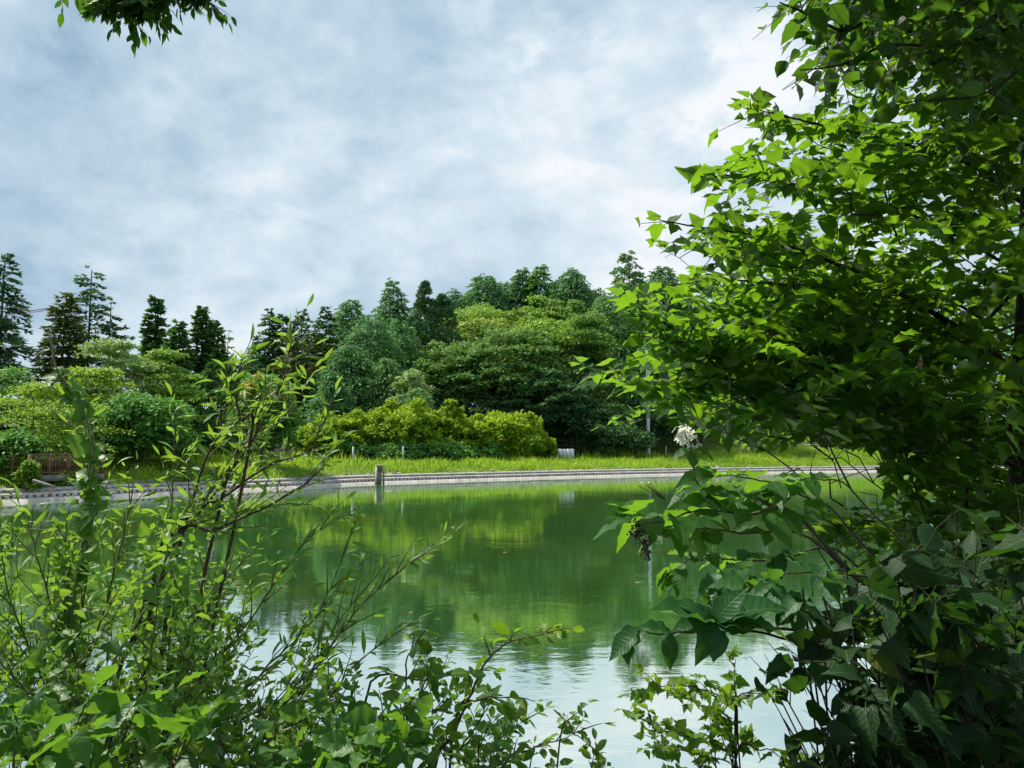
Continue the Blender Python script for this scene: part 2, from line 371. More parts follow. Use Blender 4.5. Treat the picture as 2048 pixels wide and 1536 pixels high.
ys = np.concatenate([np.array([-700, -300, -120, -50, -20, -8]), np.arange(-3, 8, .5), np.arange(8, 110, 1.2), np.arange(112, 170, 5), np.array([190, 240, 340, 600, 1200, 2200])])
gx, gy = np.meshgrid(xs, ys, indexing='ij'); gd = pond_sd(gx, gy)
gz = terrain(gx, gy, gd)
nx, ny = gx.shape
ii, jj = np.meshgrid(np.arange(nx - 1), np.arange(ny - 1), indexing='ij')
Q = np.stack([ii * ny + jj, (ii + 1) * ny + jj, (ii + 1) * ny + jj + 1, ii * ny + jj + 1], -1).reshape(-1, 4)
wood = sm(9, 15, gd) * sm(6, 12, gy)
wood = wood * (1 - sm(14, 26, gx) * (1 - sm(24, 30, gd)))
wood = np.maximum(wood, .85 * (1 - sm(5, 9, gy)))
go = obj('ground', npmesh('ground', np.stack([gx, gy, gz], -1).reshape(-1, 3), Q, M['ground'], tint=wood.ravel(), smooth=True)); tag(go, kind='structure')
wp = catmull(far_edge + near_edge, 3, closed=True); cen = wp.mean(0)
wp2 = cen + (wp - cen) * 1.0 + (wp - cen) / np.linalg.norm(wp - cen, axis=1)[:, None] * .9
me = bpy.data.meshes.new('pond_water'); me.from_pydata([(x, y, 0.0) for x, y in wp2], [], [list(range(len(wp2)))]); me.materials.append(M['water'])
tag(obj('pond_water', me), kind='structure')

# ---------------------------------------------------------------- revetment along the far bank
C = catmull(far_edge[1:] + [(60, 80.5)], 40)
seg = np.r_[0, np.cumsum(np.linalg.norm(np.diff(C, axis=0), axis=1))]
LEN = seg[-1]
def along(s):
    return np.stack([np.interp(s, seg, C[:, 0]), np.interp(s, seg, C[:, 1])], -1)
def tangent(s):
    t = along(np.minimum(s + .3, LEN)) - along(np.maximum(s - .3, 0)); return t / np.linalg.norm(t, axis=-1)[..., None]
def bank(s, d, z):
    s = np.asarray(s, float); t = tangent(s); n = np.stack([-t[..., 1], t[..., 0]], -1)
    p = along(s) + n * np.asarray(d)[..., None]; return np.stack([p[..., 0], p[..., 1], np.broadcast_to(z, p.shape[:-1])], -1)
ss = np.linspace(0, LEN, 240)
def strip(profile):
    mb = MB(); rows = [bank(ss, np.full(len(ss), d), z) for d, z in profile]; V = np.stack(rows, 1).reshape(-1, 3); k = len(profile)
    i, j = np.meshgrid(np.arange(len(ss) - 1), np.arange(k - 1), indexing='ij')
    mb.add(V, np.stack([i * k + j, (i + 1) * k + j, (i + 1) * k + j + 1, i * k + j + 1], -1).reshape(-1, 4)); return mb
rev = empty('embankment', bank(np.array([0.]), np.array([0.]), 0.)[0], kind='structure')
strip([(-.45, -.30), (-.05, .10), (.10, .14), (.22, .15)]).build('concrete_apron', M['concrete'], rev)
strip([(.24, .10), (.245, .15), (.30, .23)]).build('recess', M['concrete_grey'], rev)
strip([(.20, .262), (.19, .29), (.34, .36), (.44, .365), (.47, .34)]).build('concrete_beam', M['concrete'], rev)
strip([(.47, .34), (.56, .40), (.58, .43)]).build('recess', M['concrete'], rev)
strip([(.52, .44), (.515, .47), (.68, .53), (.90, .56), (.95, .50)]).build('concrete_coping', M['concrete_grey'], rev)
pitch = .31
bm_ = MB().box((0, 0, 0), (.20, .13, .135), taper=.94)
bme = bm_.mesh('concrete_block', M['concrete'])
for i in range(min(290, int((LEN - 1) / pitch))):
    s_ = np.array([.4 + i * pitch]); p = bank(s_, np.array([.215]), .205)[0]; t = tangent(s_)[0]
    b = obj('concrete_block', bme, rev, Vector(p) - rev.location); b.rotation_euler = (0.0, random.uniform(-.03, .03), math.atan2(t[1], t[0])); b.scale = (random.uniform(.92, 1.06), 1, 1)
mb = MB()
for i in range(int((LEN - 1) / .42)):
    s_ = np.array([.5 + i * .42]); p = bank(s_, np.array([.53]), .405)[0]; t = tangent(s_)[0]
    mb.box(p, (.24, .12, .10), rz=math.atan2(t[1], t[0]))
b = mb.build('upper_blocks', M['concrete_grey'], rev); b['kind'] = 'stuff'
# rough stones above the coping
def rock(seed):
    r = np.random.default_rng(seed); n = 7; V = []
    for k, (z, s) in enumerate(((-.5, .8), (0, 1.05), (.42, .62))):
        a = np.arange(n) / n * 6.283 + r.uniform(-.2, .2, n); q = s * r.uniform(.75, 1.15, n)
        V += [(math.cos(b) * w, math.sin(b) * w * .75, z + r.uniform(-.08, .08)) for b, w in zip(a, q)]
    V.append((0, 0, .55)); Fa = []
    for k in range(2):
        for j in range(n):
            Fa.append((k * n + j, k * n + (j + 1) % n, (k + 1) * n + (j + 1) % n, (k + 1) * n + j))
    top = 3 * n
    F3 = [(2 * n + j, 2 * n + (j + 1) % n, top) for j in range(n)]
    me = bpy.data.meshes.new('stone'); me.from_pydata(V, [], Fa + F3); me.materials.append(M['stone'])
    return me
rocks = [rock(i) for i in range(6)]
for i in range(285):
    s_ = rng.uniform(3, LEN * .92); d = .80 + abs(rng.normal(0, .30)); p = bank(np.array([s_]), np.array([d]), 0.)[0]
    p[2] = tz(p[0], p[1]) + .05
    o_ = obj('stone', rocks[i % 6], rev, Vector(p) - rev.location); k = rng.uniform(.10, .24)
    o_.scale = (k * 1.2, k, k * .7); o_.rotation_euler = (rng.uniform(-.2, .2), rng.uniform(-.2, .2), rng.uniform(0, 6.28))

# ---------------------------------------------------------------- grass on the bank
def rhombs(pos, d, n, L, Wd, tint, bend=0.0, mid=.45):
    """leaf-sized quads: base, two shoulders, tip"""
    d = d / (np.linalg.norm(d, axis=1)[:, None] + 1e-9)
    s = np.cross(d, n); s /= np.linalg.norm(s, axis=1)[:, None] + 1e-9
    L = np.broadcast_to(L, (len(pos),))[:, None]; Wd = np.broadcast_to(Wd, (len(pos),))[:, None]
    m_ = pos + d * L * mid
    tip = pos + d * L
    if np.any(bend): tip = tip - np.array([0, 0, 1.]) * L * bend
    V = np.stack([pos, m_ - s * Wd / 2, tip, m_ + s * Wd / 2], 1).reshape(-1, 3)
    return V, np.arange(len(V)).reshape(-1, 4), np.repeat(tint, 4)
def unit(v): return v / (np.linalg.norm(v, axis=-1)[..., None] + 1e-9)
def scatter_grass(n, smin, smax, dmin, dmax, h0, h1, seed, power=1.0):
    r = np.random.default_rng(seed)
    s = r.uniform(smin, smax, n); d = dmin + (dmax - dmin) * r.uniform(0, 1, n) ** power
    p = bank(s, d, 0.); p[:, 2] = terrain(p[:, 0], p[:, 1]) - .03
    clump = .5 + .5 * wob(p[:, 0] * 2.7, p[:, 1] * 2.7) * .8 + .35 * wob(p[:, 0] * .6 + 4, p[:, 1] * .6)
    keep = r.uniform(0, 1, n) < .35 + .8 * clump; p = p[keep]; d = d[keep]; clump = clump[keep]; n = len(p)
    h = (h0 + (h1 - h0) * r.uniform(0, 1, n)) * (.55 + .7 * np.clip(clump, 0, 1.1)) * (.45 + .55 * sm(dmin, dmin + 1.5, d))
    dr = np.stack([r.normal(0, .42, n), r.normal(0, .42, n), np.ones(n)], 1)
    nn = np.stack([r.normal(0, 1, n), r.normal(0, 1, n), r.uniform(0, .8, n)], 1)
    tint = np.clip(.10 + .45 * np.clip(clump, 0, 1) + .35 * wob(p[:, 0] * .35, p[:, 1] * .35 + 2) + r.normal(0, .2, n), 0, 1)
    return rhombs(p, dr, nn, h, r.uniform(.022, .055, n) * (.7 + h), tint, bend=r.uniform(.0, .5, n)[:, None], mid=.4)
def join(parts):
    V = []; Q = []; T = []; n = 0
    for v, q, t in parts: V.append(v); Q.append(q + n); T.append(t); n += len(v)
    return np.concatenate(V), np.concatenate(Q), np.concatenate(T)
V, Q, T = join([scatter_grass(88000, 2, LEN, .74, 8.5, .25, .80, 1, 1.1), scatter_grass(40000, 30, LEN, 5, 24, .25, .6, 2, 1.0),
                scatter_grass(9000, 4, LEN, 5.5, 10.5, .8, 1.45, 3)])
tag(obj('grass', npmesh('grass', V, Q, M['grass'], tint=T)), kind='stuff', label='tall bright green grass growing along the far bank')
# leafy weeds hang over the stones at the left
def leafy(n, centres, rad, seed, size=(.10, .2)):
    r = np.random.default_rng(seed); c = centres[r.integers(0, len(centres), n)]
    rr = rad[0] * r.uniform(.3, 1, n) ** .5; a = r.uniform(0, 6.28, n); e = r.uniform(0, 1.57, n)
    off = np.stack([np.cos(a) * np.cos(e) * rr, np.sin(a) * np.cos(e) * rr, np.sin(e) * rr * rad[1]], 1)
    p = c + off; nn = unit(unit(off) + np.stack([r.normal(0, .5, n), r.normal(0, .5, n), .6 + r.normal(0, .3, n)], 1))
    d = np.cross(nn, r.normal(0, 1, (n, 3))); L = r.uniform(*size, n)
    return rhombs(p, d, nn, L, L * .7, np.clip(.3 + .4 * sm(0, rad[0], rr) * np.sin(e) + r.normal(0, .15, n), 0, 1))
wc = bank(rng.uniform(1, 22, 90), rng.uniform(1.3, 5.5, 90), 0.); wc[:, 2] = terrain(wc[:, 0], wc[:, 1])
wc2 = bank(rng.uniform(20, LEN, 50), rng.uniform(.8, 1.9, 50), 0.); wc2[:, 2] = terrain(wc2[:, 0], wc2[:, 1]) - .15
V, Q, T = join([leafy(30000, wc, (.75, .8), 5), leafy(6000, wc2, (.35, .8), 6, (.08, .16))])
tag(obj('undergrowth', npmesh('undergrowth', V, Q, M['weed'], tint=T)), kind='stuff', label='leafy weeds spilling over the stones of the left bank')
# track on the right of the bank
rp = [P(1380, 913, 84), P(1450, 903, 86), P(1530, 895, 89), P(1640, 889, 92), P(1790, 880, 96), P(1960, 872, 101)]
rc = catmull(np.array(rp)[:, :2], 10); t_ = unit(np.gradient(rc, axis=0)); nn = np.stack([-t_[:, 1], t_[:, 0]], 1)
rows = []
for w_ in (-1.3, 0, 1.3):
    q = rc + nn * w_; rows.append(np.column_stack([q, terrain(q[:, 0], q[:, 1]) + .10 + (.03 if w_ == 0 else 0)]))
V = np.stack(rows, 1).reshape(-1, 3); i, j = np.meshgrid(np.arange(len(rc) - 1), np.arange(2), indexing='ij')
tag(obj('road', npmesh('road', V, np.stack([i * 3 + j, i * 3 + j + 1, (i + 1) * 3 + j + 1, (i + 1) * 3 + j], -1).reshape(-1, 4), M['asphalt'], smooth=True)), kind='structure')

# ---------------------------------------------------------------- far trees
def tint_of(base, r, n, s=.12): return np.clip(base + r.normal(0, s, n), 0, 1)
def crown_mound(r, h, w, n, flat=.42, nclump=60, leaf=(.16, .30), z0=.12, csize=.2, droop=.25, gap=.0, noise=.5, tilt=.55, ragged=.12):
    """mounded broadleaf crown: flattened clumps over an ellipsoid, leaves on the upper skin of every clump"""
    k = nclump; a = r.uniform(0, 2 * np.pi, k); u = r.uniform(-.35, 1, k); rad = r.uniform(.45, 1.0, k) ** .6
    cz = h * (z0 + (1 - z0) * (.42 + .50 * u * rad)); cr_ = np.sqrt(np.clip(1 - (u * .97) ** 2, 0, 1)) * rad * (w / 2) * .86
    cc = np.stack([np.cos(a) * cr_, np.sin(a) * cr_, cz], 1); cs = csize * w * r.uniform(.6, 1.25, k)
    ct = r.uniform(.25, .75, k) + .18 * u
    cs[:: 3] *= .62
    if ragged > .2: cc[:: 3, 2] += h * r.uniform(.0, .17, len(cc[:: 3])); cc[1 :: 3, :2] *= 1.12; cs[:: 3] *= .7; cs[1 :: 3] *= .8
    i = r.integers(0, k, n); aa = r.uniform(0, 2 * np.pi, n); rr = np.sqrt(r.uniform(0, 1, n)); rough = r.normal(0, ragged, n)
    e = np.sqrt(1 - rr ** 2) * np.where(r.uniform(0, 1, n) < .86, 1, -.5)
    o_ = np.stack([np.cos(aa) * rr, np.sin(aa) * rr, e * flat * (1 + rough) - droop * rr ** 2 * flat], 1) * cs[i][:, None]
    o_[:, :2] *= (1 + .22 * np.sin(aa * 5 + i * 1.7) + rough * .8)[:, None]
    p = cc[i] + o_
    nn = unit(np.stack([np.cos(aa) * rr * tilt, np.sin(aa) * rr * tilt, np.ones(n) * .8], 1) + r.normal(0, noise, (n, 3)))
    d = np.cross(nn, r.normal(0, 1, (n, 3))) + np.stack([np.cos(aa), np.sin(aa), np.full(n, -.4)], 1) * .8
    L = r.uniform(*leaf, n)
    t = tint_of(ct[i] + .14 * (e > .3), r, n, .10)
    return rhombs(p, d, nn, L, L * r.uniform(.45, .7, n), t)
def crown_layer(r, h, w, n, tiers=9, leaf=(.12, .22), z0=.15, flat=.16):
    """wide horizontal plates of leaves one above another"""
    P_ = []; k = tiers * 5
    tier = r.integers(0, tiers, k) / (tiers - 1.0)
    a = r.uniform(0, 6.283, k); R = w / 2 * np.sqrt(np.clip(1.05 - tier ** 2.2, .04, 1)) * r.uniform(.25, .78, k)
    cc = np.stack([np.cos(a) * R, np.sin(a) * R, h * (z0 + (1 - z0) * tier * .97) + r.normal(0, .02 * h, k)], 1)
    cs = w * r.uniform(.13, .27, k) * (1 - .45 * tier)
    i = r.integers(0, k, n); aa = r.uniform(0, 6.283, n); rr = np.sqrt(r.uniform(0, 1, n))
    edge = 1 + .25 * np.sin(aa * 4 + i) + .12 * np.sin(aa * 9 + i * 2)
    o_ = np.stack([np.cos(aa) * rr * edge, np.sin(aa) * rr * edge, (1 - rr ** 2) * flat + r.normal(0, .035, n) - .05 * rr], 1) * cs[i][:, None]
    p = cc[i] + o_; p[:, 2] += r.normal(0, .03, n)
    nn = unit(np.array([0, 0, 1.]) + r.normal(0, .45, (n, 3))); d = np.stack([np.cos(aa), np.sin(aa), r.normal(-.35, .3, n)], 1) + r.normal(0, .5, (n, 3))
    L = r.uniform(*leaf, n)
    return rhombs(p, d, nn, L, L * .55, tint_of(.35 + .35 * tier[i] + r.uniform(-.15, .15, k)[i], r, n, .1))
def crown_fir(r, h, w, n, whorls=26, z0=.06, power=.85, droop=.12, up=.10, sparse=.0, leaf=(.18, .34), wd=.30, side=.5, lean=0.0, perw=7, hang=.0, hole=.0):
    """conifer: branches in whorls, sprays of needles along each branch"""
    zs = np.linspace(z0, .985, whorls); bs = []
    for z in zs:
        for q in range(max(3, int(perw * (1.1 - z * .5)))):
            if r.uniform() < hole: continue
            L = (w / 2) * (1 - (z - z0) / (1 - z0)) ** power * r.uniform(.62, 1.12) + .012 * h
            L *= (.6 + .4 * sm(0, .10, z - z0 + .04))
            bs.append((z + r.normal(0, .008), r.uniform(0, 6.283), L))
    bs = np.array(bs); k = len(bs); wts = bs[:, 2] ** (.95 if hang > .2 else 1.15); i = r.choice(k, n, p=wts / wts.sum())
    z, a, L = bs[i, 0], bs[i, 1], bs[i, 2]; t = r.uniform(0, 1, n) ** .75
    if sparse: t = np.clip(t, .1, 1)
    sp = (1 - t * .75) * side * L * .42 * (t > .08); s_ = r.uniform(-1, 1, n) * sp
    x = t * L; zz_ = z * h + up * L * t * (1 - t) * 2.2 - droop * L * t ** 2 + r.normal(0, .02, n) * L
    zz_ = zz_ - abs(s_) * .18 - hang * r.uniform(0, 1, n) ** 2 * L * .5
    ca, sa = np.cos(a), np.sin(a)
    p = np.stack([ca * x - sa * s_ + lean * (zz_ / h) * h, sa * x + ca * s_, zz_], 1)
    d = np.stack([ca * .9 - sa * np.sign(s_) * .6, sa * .9 + ca * np.sign(s_) * .6, -.15 - hang * 1.2 + .3 * (t > .9)], 1) + r.normal(0, .3, (n, 3))
    nn = unit(np.array([0, 0, 1.]) + r.normal(0, .45 + hang, (n, 3)))
    LL = r.uniform(*leaf, n); bt = r.uniform(.2, .7, k)
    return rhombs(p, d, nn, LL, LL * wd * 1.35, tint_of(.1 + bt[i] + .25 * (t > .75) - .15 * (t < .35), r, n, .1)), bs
def crown_tuft(r, h, w, n, k=150, leaf=(.14, .24), z0=.05, power=.75, cs=.075):
    """cedar: rounded tufts packed on a tall cone"""
    z = z0 + (1 - z0) * r.uniform(0, 1, k) ** 1.35; z[0] = .965; a = r.uniform(0, 6.283, k)
    R = (w / 2) * (1 - z) ** power * r.uniform(.55, 1.0, k); cc = np.stack([np.cos(a) * R, np.sin(a) * R, z * h * .97], 1)
    c_ = h * cs * r.uniform(.55, 1.1, k) * (1.2 - .92 * z); i = r.integers(0, k, n)
    v = unit(r.normal(0, 1, (n, 3))); v[:, 2] = abs(v[:, 2]) * np.where(r.uniform(0, 1, n) < .75, 1, -.6)
    rr = r.uniform(.55, 1.05, n) * (1 + .2 * np.sin(v[:, 0] * 7 + i)); ax = np.array([1.1, 1.1, .8])
    p = cc[i] + v * ax * (rr * c_[i])[:, None] - np.array([0, 0, 1.]) * (abs(v[:, 0]) * c_[i] * .25)[:, None]
    nn = unit(v + r.normal(0, .6, (n, 3))); d = v + np.array([0, 0, .5]) + r.normal(0, .45, (n, 3)); L = r.uniform(*leaf, n)
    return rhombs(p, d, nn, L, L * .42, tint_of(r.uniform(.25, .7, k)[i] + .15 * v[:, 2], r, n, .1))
def trunk_mesh(r, h, rad, top=.9, limbs=0, w=3., lean=0., mat=None, wav=.015, z0=.3, branch=None):
    mb = MB(); zt = np.linspace(-.06, top, 8)
    pts = np.stack([lean * zt * h + np.cumsum(r.normal(0, wav, 8)) * h * .3, np.cumsum(r.normal(0, wav, 8)) * h * .3, zt * h], 1)
    pts[:2, :2] *= .2; mb.tube(pts, rad * (1.05 - zt / top * .85).clip(.08), 7)
    for _ in range(limbs):
        z = r.uniform(z0, .8); a = r.uniform(0, 6.283); L = w / 2 * r.uniform(.5, .9); b0 = np.array([np.interp(z, zt, pts[:, 0]), np.interp(z, zt, pts[:, 1]), z * h])
        q = np.linspace(0, 1, 5)[:, None]; dr = np.array([math.cos(a), math.sin(a), 0])
        mb.tube(b0 + dr * L * q + np.array([0, 0, 1.]) * (L * .45 * q ** 1.3), rad * .3 * (1 - q[:, 0] * .85), 5)
    if branch is not None:
        for z, a, L in branch[::2]:
            q = np.linspace(0, 1, 4)[:, None]; b0 = np.array([lean * z * h, 0, z * h]); dr = np.array([math.cos(a), math.sin(a), 0])
            mb.tube(b0 + dr * L * .9 * q + np.array([0, 0, 1.]) * (.10 * L * q * (1 - q) * 2 - .1 * L * q ** 2), max(.010, rad * .09) * (1 - q[:, 0] * .8), 4)
    return mb.mesh('trunk', mat or M['bark'])
tree_count = [0]
def tree(name, kind, px, top, Y, wpx, mat, label, cat='tree', group=None, n=None, base=None, lean=0., seed=None, bark=None, **kw):
    """px, top: photo column and row of the tip; Y distance; wpx crown width in photo pixels"""
    tree_count[0] += 1; r = np.random.default_rng(seed or 100 + tree_count[0])
    tp = P(px, top, Y); x = tp[0] - lean * 0; z = tz(x, Y) if base is None else base; h = tp[2] - z; w = wpx * Y / F
    root = empty(name, (x, Y, z), label=label, cat=cat, group=group)
    sc = Y / 75.0; n = int(n * .66) if n else n; area = h * w; br = None
    if n is None: n = int(np.clip(area * (F / Y) ** 2 / 14, 2500, 26000))
    lf = (.235 * sc ** .7, .44 * sc ** .7)
    if kind == 'mound': V, Q, T = crown_mound(r, h, w, n, leaf=lf, **kw)
    elif kind == 'layer': V, Q, T = crown_layer(r, h, w, n, leaf=(lf[0] * .9, lf[1] * .9), **kw)
    elif kind == 'fir': (V, Q, T), br = crown_fir(r, h, w, n, leaf=(lf[0] * 1.1, lf[1] * 1.25), lean=lean, **kw)
    elif kind == 'larch':
        a = dict(whorls=44, power=.60, droop=.10, up=.35, perw=9, wd=.26, side=1.0, hang=.35); n = int(n * 1.12); a.update(kw)
        (V, Q, T), br = crown_fir(r, h, w, n, leaf=(lf[0] * 1.0, lf[1] * 1.25), lean=lean, **a)
    elif kind == 'tuft': V, Q, T = crown_tuft(r, h, w, n, leaf=lf, **kw)
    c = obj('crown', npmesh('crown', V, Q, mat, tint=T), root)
    conifer = kind in ('fir', 'larch', 'tuft')
    tm = trunk_mesh(r, h, max(.06, h * (.0105 if conifer else .014)), .97 if conifer else .72, 0 if conifer else 7, w, lean, bark or M['bark'], .004 if conifer else .02, branch=br)
    obj('trunk', tm, root)
    return root
def rows(lst):
    for a in lst:
        kw = a[7] if len(a) > 7 and isinstance(a[7], dict) else {}
        tree(a[0], a[1], *a[2], M[a[3]], a[4], a[5] if len(a) > 5 and isinstance(a[5], str) else 'tree', **(a[6] if len(a) > 6 and isinstance(a[6], dict) else {}), **kw)

T_ = tree
# left side
T_('fir_tree', 'fir', 12, 505, 50, 190, M['f_fir'], 'tall dark fir cut by the left edge, sky gaps low in its crown', whorls=34, power=.60, droop=.2, n=30000, perw=9)
T_('broadleaf_tree', 'mound', 5, 705, 45, 150, M['f_mid'], 'rounded mid green tree at the left edge below the dark fir', nclump=40)
T_('fir_tree', 'fir', 132, 585, 53, 150, M['f_olive'], 'dense olive brown fir left of the tallest fir tip', whorls=42, power=.55, droop=.10, n=32000, perw=12, side=1.0)
T_('fir_tree', 'fir', 183, 528, 56, 210, M['f_fir'], 'tallest fir of the left group with open tiered branches', whorls=28, power=.6, droop=.16, n=24000, perw=8, hole=.1)
T_('fir_tree', 'fir', 222, 598, 55, 210, M['f_fir'], 'thin fir with long bare level branches reaching right', whorls=17, power=.75, droop=.04, n=9500, perw=6, hole=.25, side=.22)
T_('dogwood_tree', 'layer', 70, 775, 39, 360, M['f_bright'], 'bright yellow green tree in flat tiers behind the footbridge', tiers=9, n=26000)
T_('dogwood_tree', 'layer', 195, 742, 43, 250, M['f_bright'], 'bright tiered tree reaching over the footbridge towards the right', tiers=8, n=18000)
T_('dogwood_tree', 'layer', 240, 683, 48, 260, M['f_pale'], 'pale grey green tiered tree between the firs and bright trees', tiers=12, n=22000)
T_('dogwood_tree', 'layer', 330, 705, 50, 190, M['f_layerlt'], 'soft green tiered tree under the lone slender cedar', tiers=10, n=14000)
T_('broadleaf_tree', 'mound', 290, 783, 42, 210, M['f_mid'], 'dense deep green large leaved tree right of the footbridge', n=26000, nclump=90, csize=.13, flat=.6, z0=.0)
T_('cedar_tree', 'fir', 311, 590, 60, 70, M['f_cedar'], 'lone slender cedar standing clear against the sky', whorls=34, power=0.62, up=.35, droop=.02, perw=8, side=.55, wd=.4, n=13000, z0=0.40)
T_('cedar_tree', 'fir', 357, 642, 58, 85, M['f_cedar'], 'short pointed cedar left of the twin cedar tips', whorls=34, power=0.62, up=.35, droop=.02, perw=8, side=.55, wd=.4, n=13000, z0=0.40)
T_('cedar_tree', 'fir', 406, 612, 60, 78, M['f_cedar'], 'left and taller of the twin cedar tips', whorls=34, power=0.62, up=.35, droop=.02, perw=8, side=.55, wd=.4, n=13000, z0=0.40)
T_('cedar_tree', 'fir', 428, 638, 61, 76, M['f_cedar'], 'right and lower of the twin cedar tips', whorls=34, power=0.62, up=.35, droop=.02, perw=8, side=.55, wd=.4, n=13000, z0=0.40)
T_('fir_tree', 'fir', 456, 658, 62, 120, M['f_larch'], 'small thin see-through fir right of the twin cedars', whorls=18, power=.8, n=5500, hole=.2, perw=6)
T_('cedar_tree', 'tuft', 355, 735, 55, 170, M['f_cedar'], 'broad bushy cedar below the short pointed cedar', k=170, cs=.085, n=22000, power=.45)
T_('cedar_tree', 'tuft', 440, 722, 56, 170, M['f_cedar'], 'broad bushy cedar below the thin see-through fir', k=170, cs=.085, n=22000, power=.42)
T_('fir_tree', 'fir', 505, 700, 66, 130, M['f_larch'], 'low soft fir at the left foot of the dark fir row', whorls=24, power=.7, n=9000)
T_('vine_covered_tree', 'mound', 527, 748, 49, 125, M['f_mid'], 'leaning trunk smothered in climbing leaves left of the house', n=15000, nclump=60, csize=.2, flat=.7, z0=-.02)
T_('climbing_plant', 'mound', 530, 742, 48.4, 88, M['f_autumn'], 'yellow and rust tinged creeper crowning the leaf-smothered trunk', cat='creeper', n=1600, nclump=22, csize=.14, flat=.5, base=float(P(530, 842, 48.4)[2]))
for px, top, w, lab in ((540, 617, 120, 'first dark fir tip right of the sky gap'), (567, 626, 110, 'second dark fir tip right of the sky gap'), (604, 618, 130, 'third dark fir tip right of the sky gap'), (652, 612, 120, 'dark fir tip just left of the pale larches')):
    T_('fir_tree', 'fir', px, top, 82, w, M['f_fir'], lab, group='row of dark firs left of the larches', whorls=34, power=.8, n=17000, hang=.05, hole=.05, side=.8, z0=.3)
T_('fir_tree', 'fir', 585, 668, 74, 150, M['f_olive'], 'wide olive fir in front of the row of dark firs', whorls=26, power=.5, n=15000)
for px, top, w_, mt_, lab in ((520, 668, 110, 'f_fir', 'dark fir shoulder at the left end of the dark row'), (632, 640, 130, 'f_olive', 'olive fir filling the dark row beside the larches'), (480, 715, 110, 'f_larch', 'soft low conifer closing the gap right of the cedars')):
    T_('fir_tree', 'fir', px, top, 78, w_, M[mt_], lab, whorls=28, power=.7, n=12000, side=.8, z0=.1)
for px, top, w_, lab in ((1010, 562, 130, 'plain larch between the wide bushy larch and the narrow one'), (1110, 560, 120, 'plain larch between the oval tree and the topknot larch'), (935, 585, 110, 'low larch shoulder left of the wide bushy larch'), (1195, 575, 120, 'low larch shoulder right of the topknot larch'), (830, 612, 130, 'low larch tucked between the larch stand and the dark cedars')):
    T_('larch_tree', 'larch', px, top, 114, w_, M['f_larch'], lab, n=9000, z0=.5, power=.65)
T_('larch_tree', 'larch', 665, 740, 70, 150, M['f_larch'], 'low drooping larch at the left foot of the big larches', n=16000)
T_('larch_tree', 'larch', 702, 598, 86, 170, M['f_larchpale'], 'pale rounded larch at the left end of the larch stand', n=22000, z0=0.35, power=0.6)
T_('larch_tree', 'larch', 786, 556, 92, 160, M['f_larch'], 'tallest larch of the stand, feathery open tip', n=18700, power=0.75, z0=0.35)
T_('larch_tree', 'larch', 742, 628, 80, 230, M['f_larch'], 'broad larch in the middle of the stand', n=26000, power=.5)
T_('larch_tree', 'larch', 800, 640, 84, 190, M['f_larch'], 'larch touching the dark cedar on its left side', n=20000, power=.5)
T_('larch_tree', 'larch', 700, 690, 75, 220, M['f_larch'], 'lower blue green larch above the lamp post', n=24000, power=.5, z0=.3)
T_('larch_tree', 'larch', 775, 715, 74, 130, M['f_larchpale'], 'small light larch with hanging sprays and bare stem', n=11000, z0=.42, bark=M['bark_pale'])
T_('cedar_tree', 'tuft', 851, 558, 90, 105, M['f_fir'], 'dark pointed cedar, the sharpest tip of the hill skyline', k=150, cs=.062, n=17000, power=.6, z0=0.35)
T_('cedar_tree', 'tuft', 886, 584, 91, 130, M['f_fir'], 'dark cedar close right of the sharpest tip', k=160, cs=.065, n=17000, power=.55, z0=0.35)
T_('larch_tree', 'larch', 908, 576, 112, 100, M['f_larch'], 'small hazy larch tip right of the dark cedars', n=7474, z0=0.50, power=0.7)
T_('larch_tree', 'larch', 968, 548, 112, 190, M['f_larch'], 'wide bushy larch on the skyline with bare twigs on top', n=20700, power=0.62, z0=0.50)
T_('larch_tree', 'larch', 1044, 537, 112, 120, M['f_larch'], 'narrow skyline larch with broken tip, middle of the ridge', n=14949, power=0.68, z0=0.50)
T_('larch_tree', 'larch', 1079, 529, 111, 105, M['f_mid'], 'rounded oval dark tree standing highest on the mid ridge', n=13799, power=0.6, hang=.1, z0=0.50)
T_('larch_tree', 'larch', 1143, 537, 110, 190, M['f_larch'], 'broad green larch with a small topknot on the ridge', n=20700, power=0.62, z0=0.50)
T_('broadleaf_tree', 'mound', 936, 602, 100, 190, M['f_layerlt'], 'yellowish tree below the wide bushy larch', n=18000, nclump=70, z0=0.35)
T_('broadleaf_tree', 'mound', 972, 618, 95, 150, M['f_flower'], 'tree dotted with creamy yellow flower heads on the slope', n=15000, nclump=80, csize=.12, z0=0.35)
T_('broadleaf_tree', 'mound', 1062, 586, 100, 170, M['f_layerlt'], 'light rounded tree under the middle of the ridge', n=17000, nclump=90, csize=.12, z0=0.35)
T_('broadleaf_tree', 'mound', 1123, 578, 101, 120, M['f_layer'], 'small domed tree tucked under the topknot larch', n=13000, nclump=70, csize=.13, z0=0.40)
T_('zelkova_tree', 'mound', 1110, 610, 90, 330, M['f_layerlt'], 'huge spreading tree with feathery light green top mid hill', n=42000, nclump=230, csize=.085, flat=.38, z0=-.05, tilt=.4)
T_('zelkova_tree', 'mound', 905, 672, 84, 270, M['f_layer'], 'spreading dull green tree in fine tiers right of the larches', n=34000, nclump=200, csize=.085, flat=.34, z0=.10, tilt=.4)
T_('zelkova_tree', 'mound', 1010, 640, 83, 320, M['f_layer'], 'spreading dark green tree at the centre of the hillside', n=42000, nclump=240, csize=.08, flat=.34, z0=.10, tilt=.4)
T_('zelkova_tree', 'mound', 1085, 735, 79, 240, M['f_dark'], 'deep shaded tree below the centre of the hillside', n=22000, nclump=150, csize=.09, flat=.36, z0=.08)
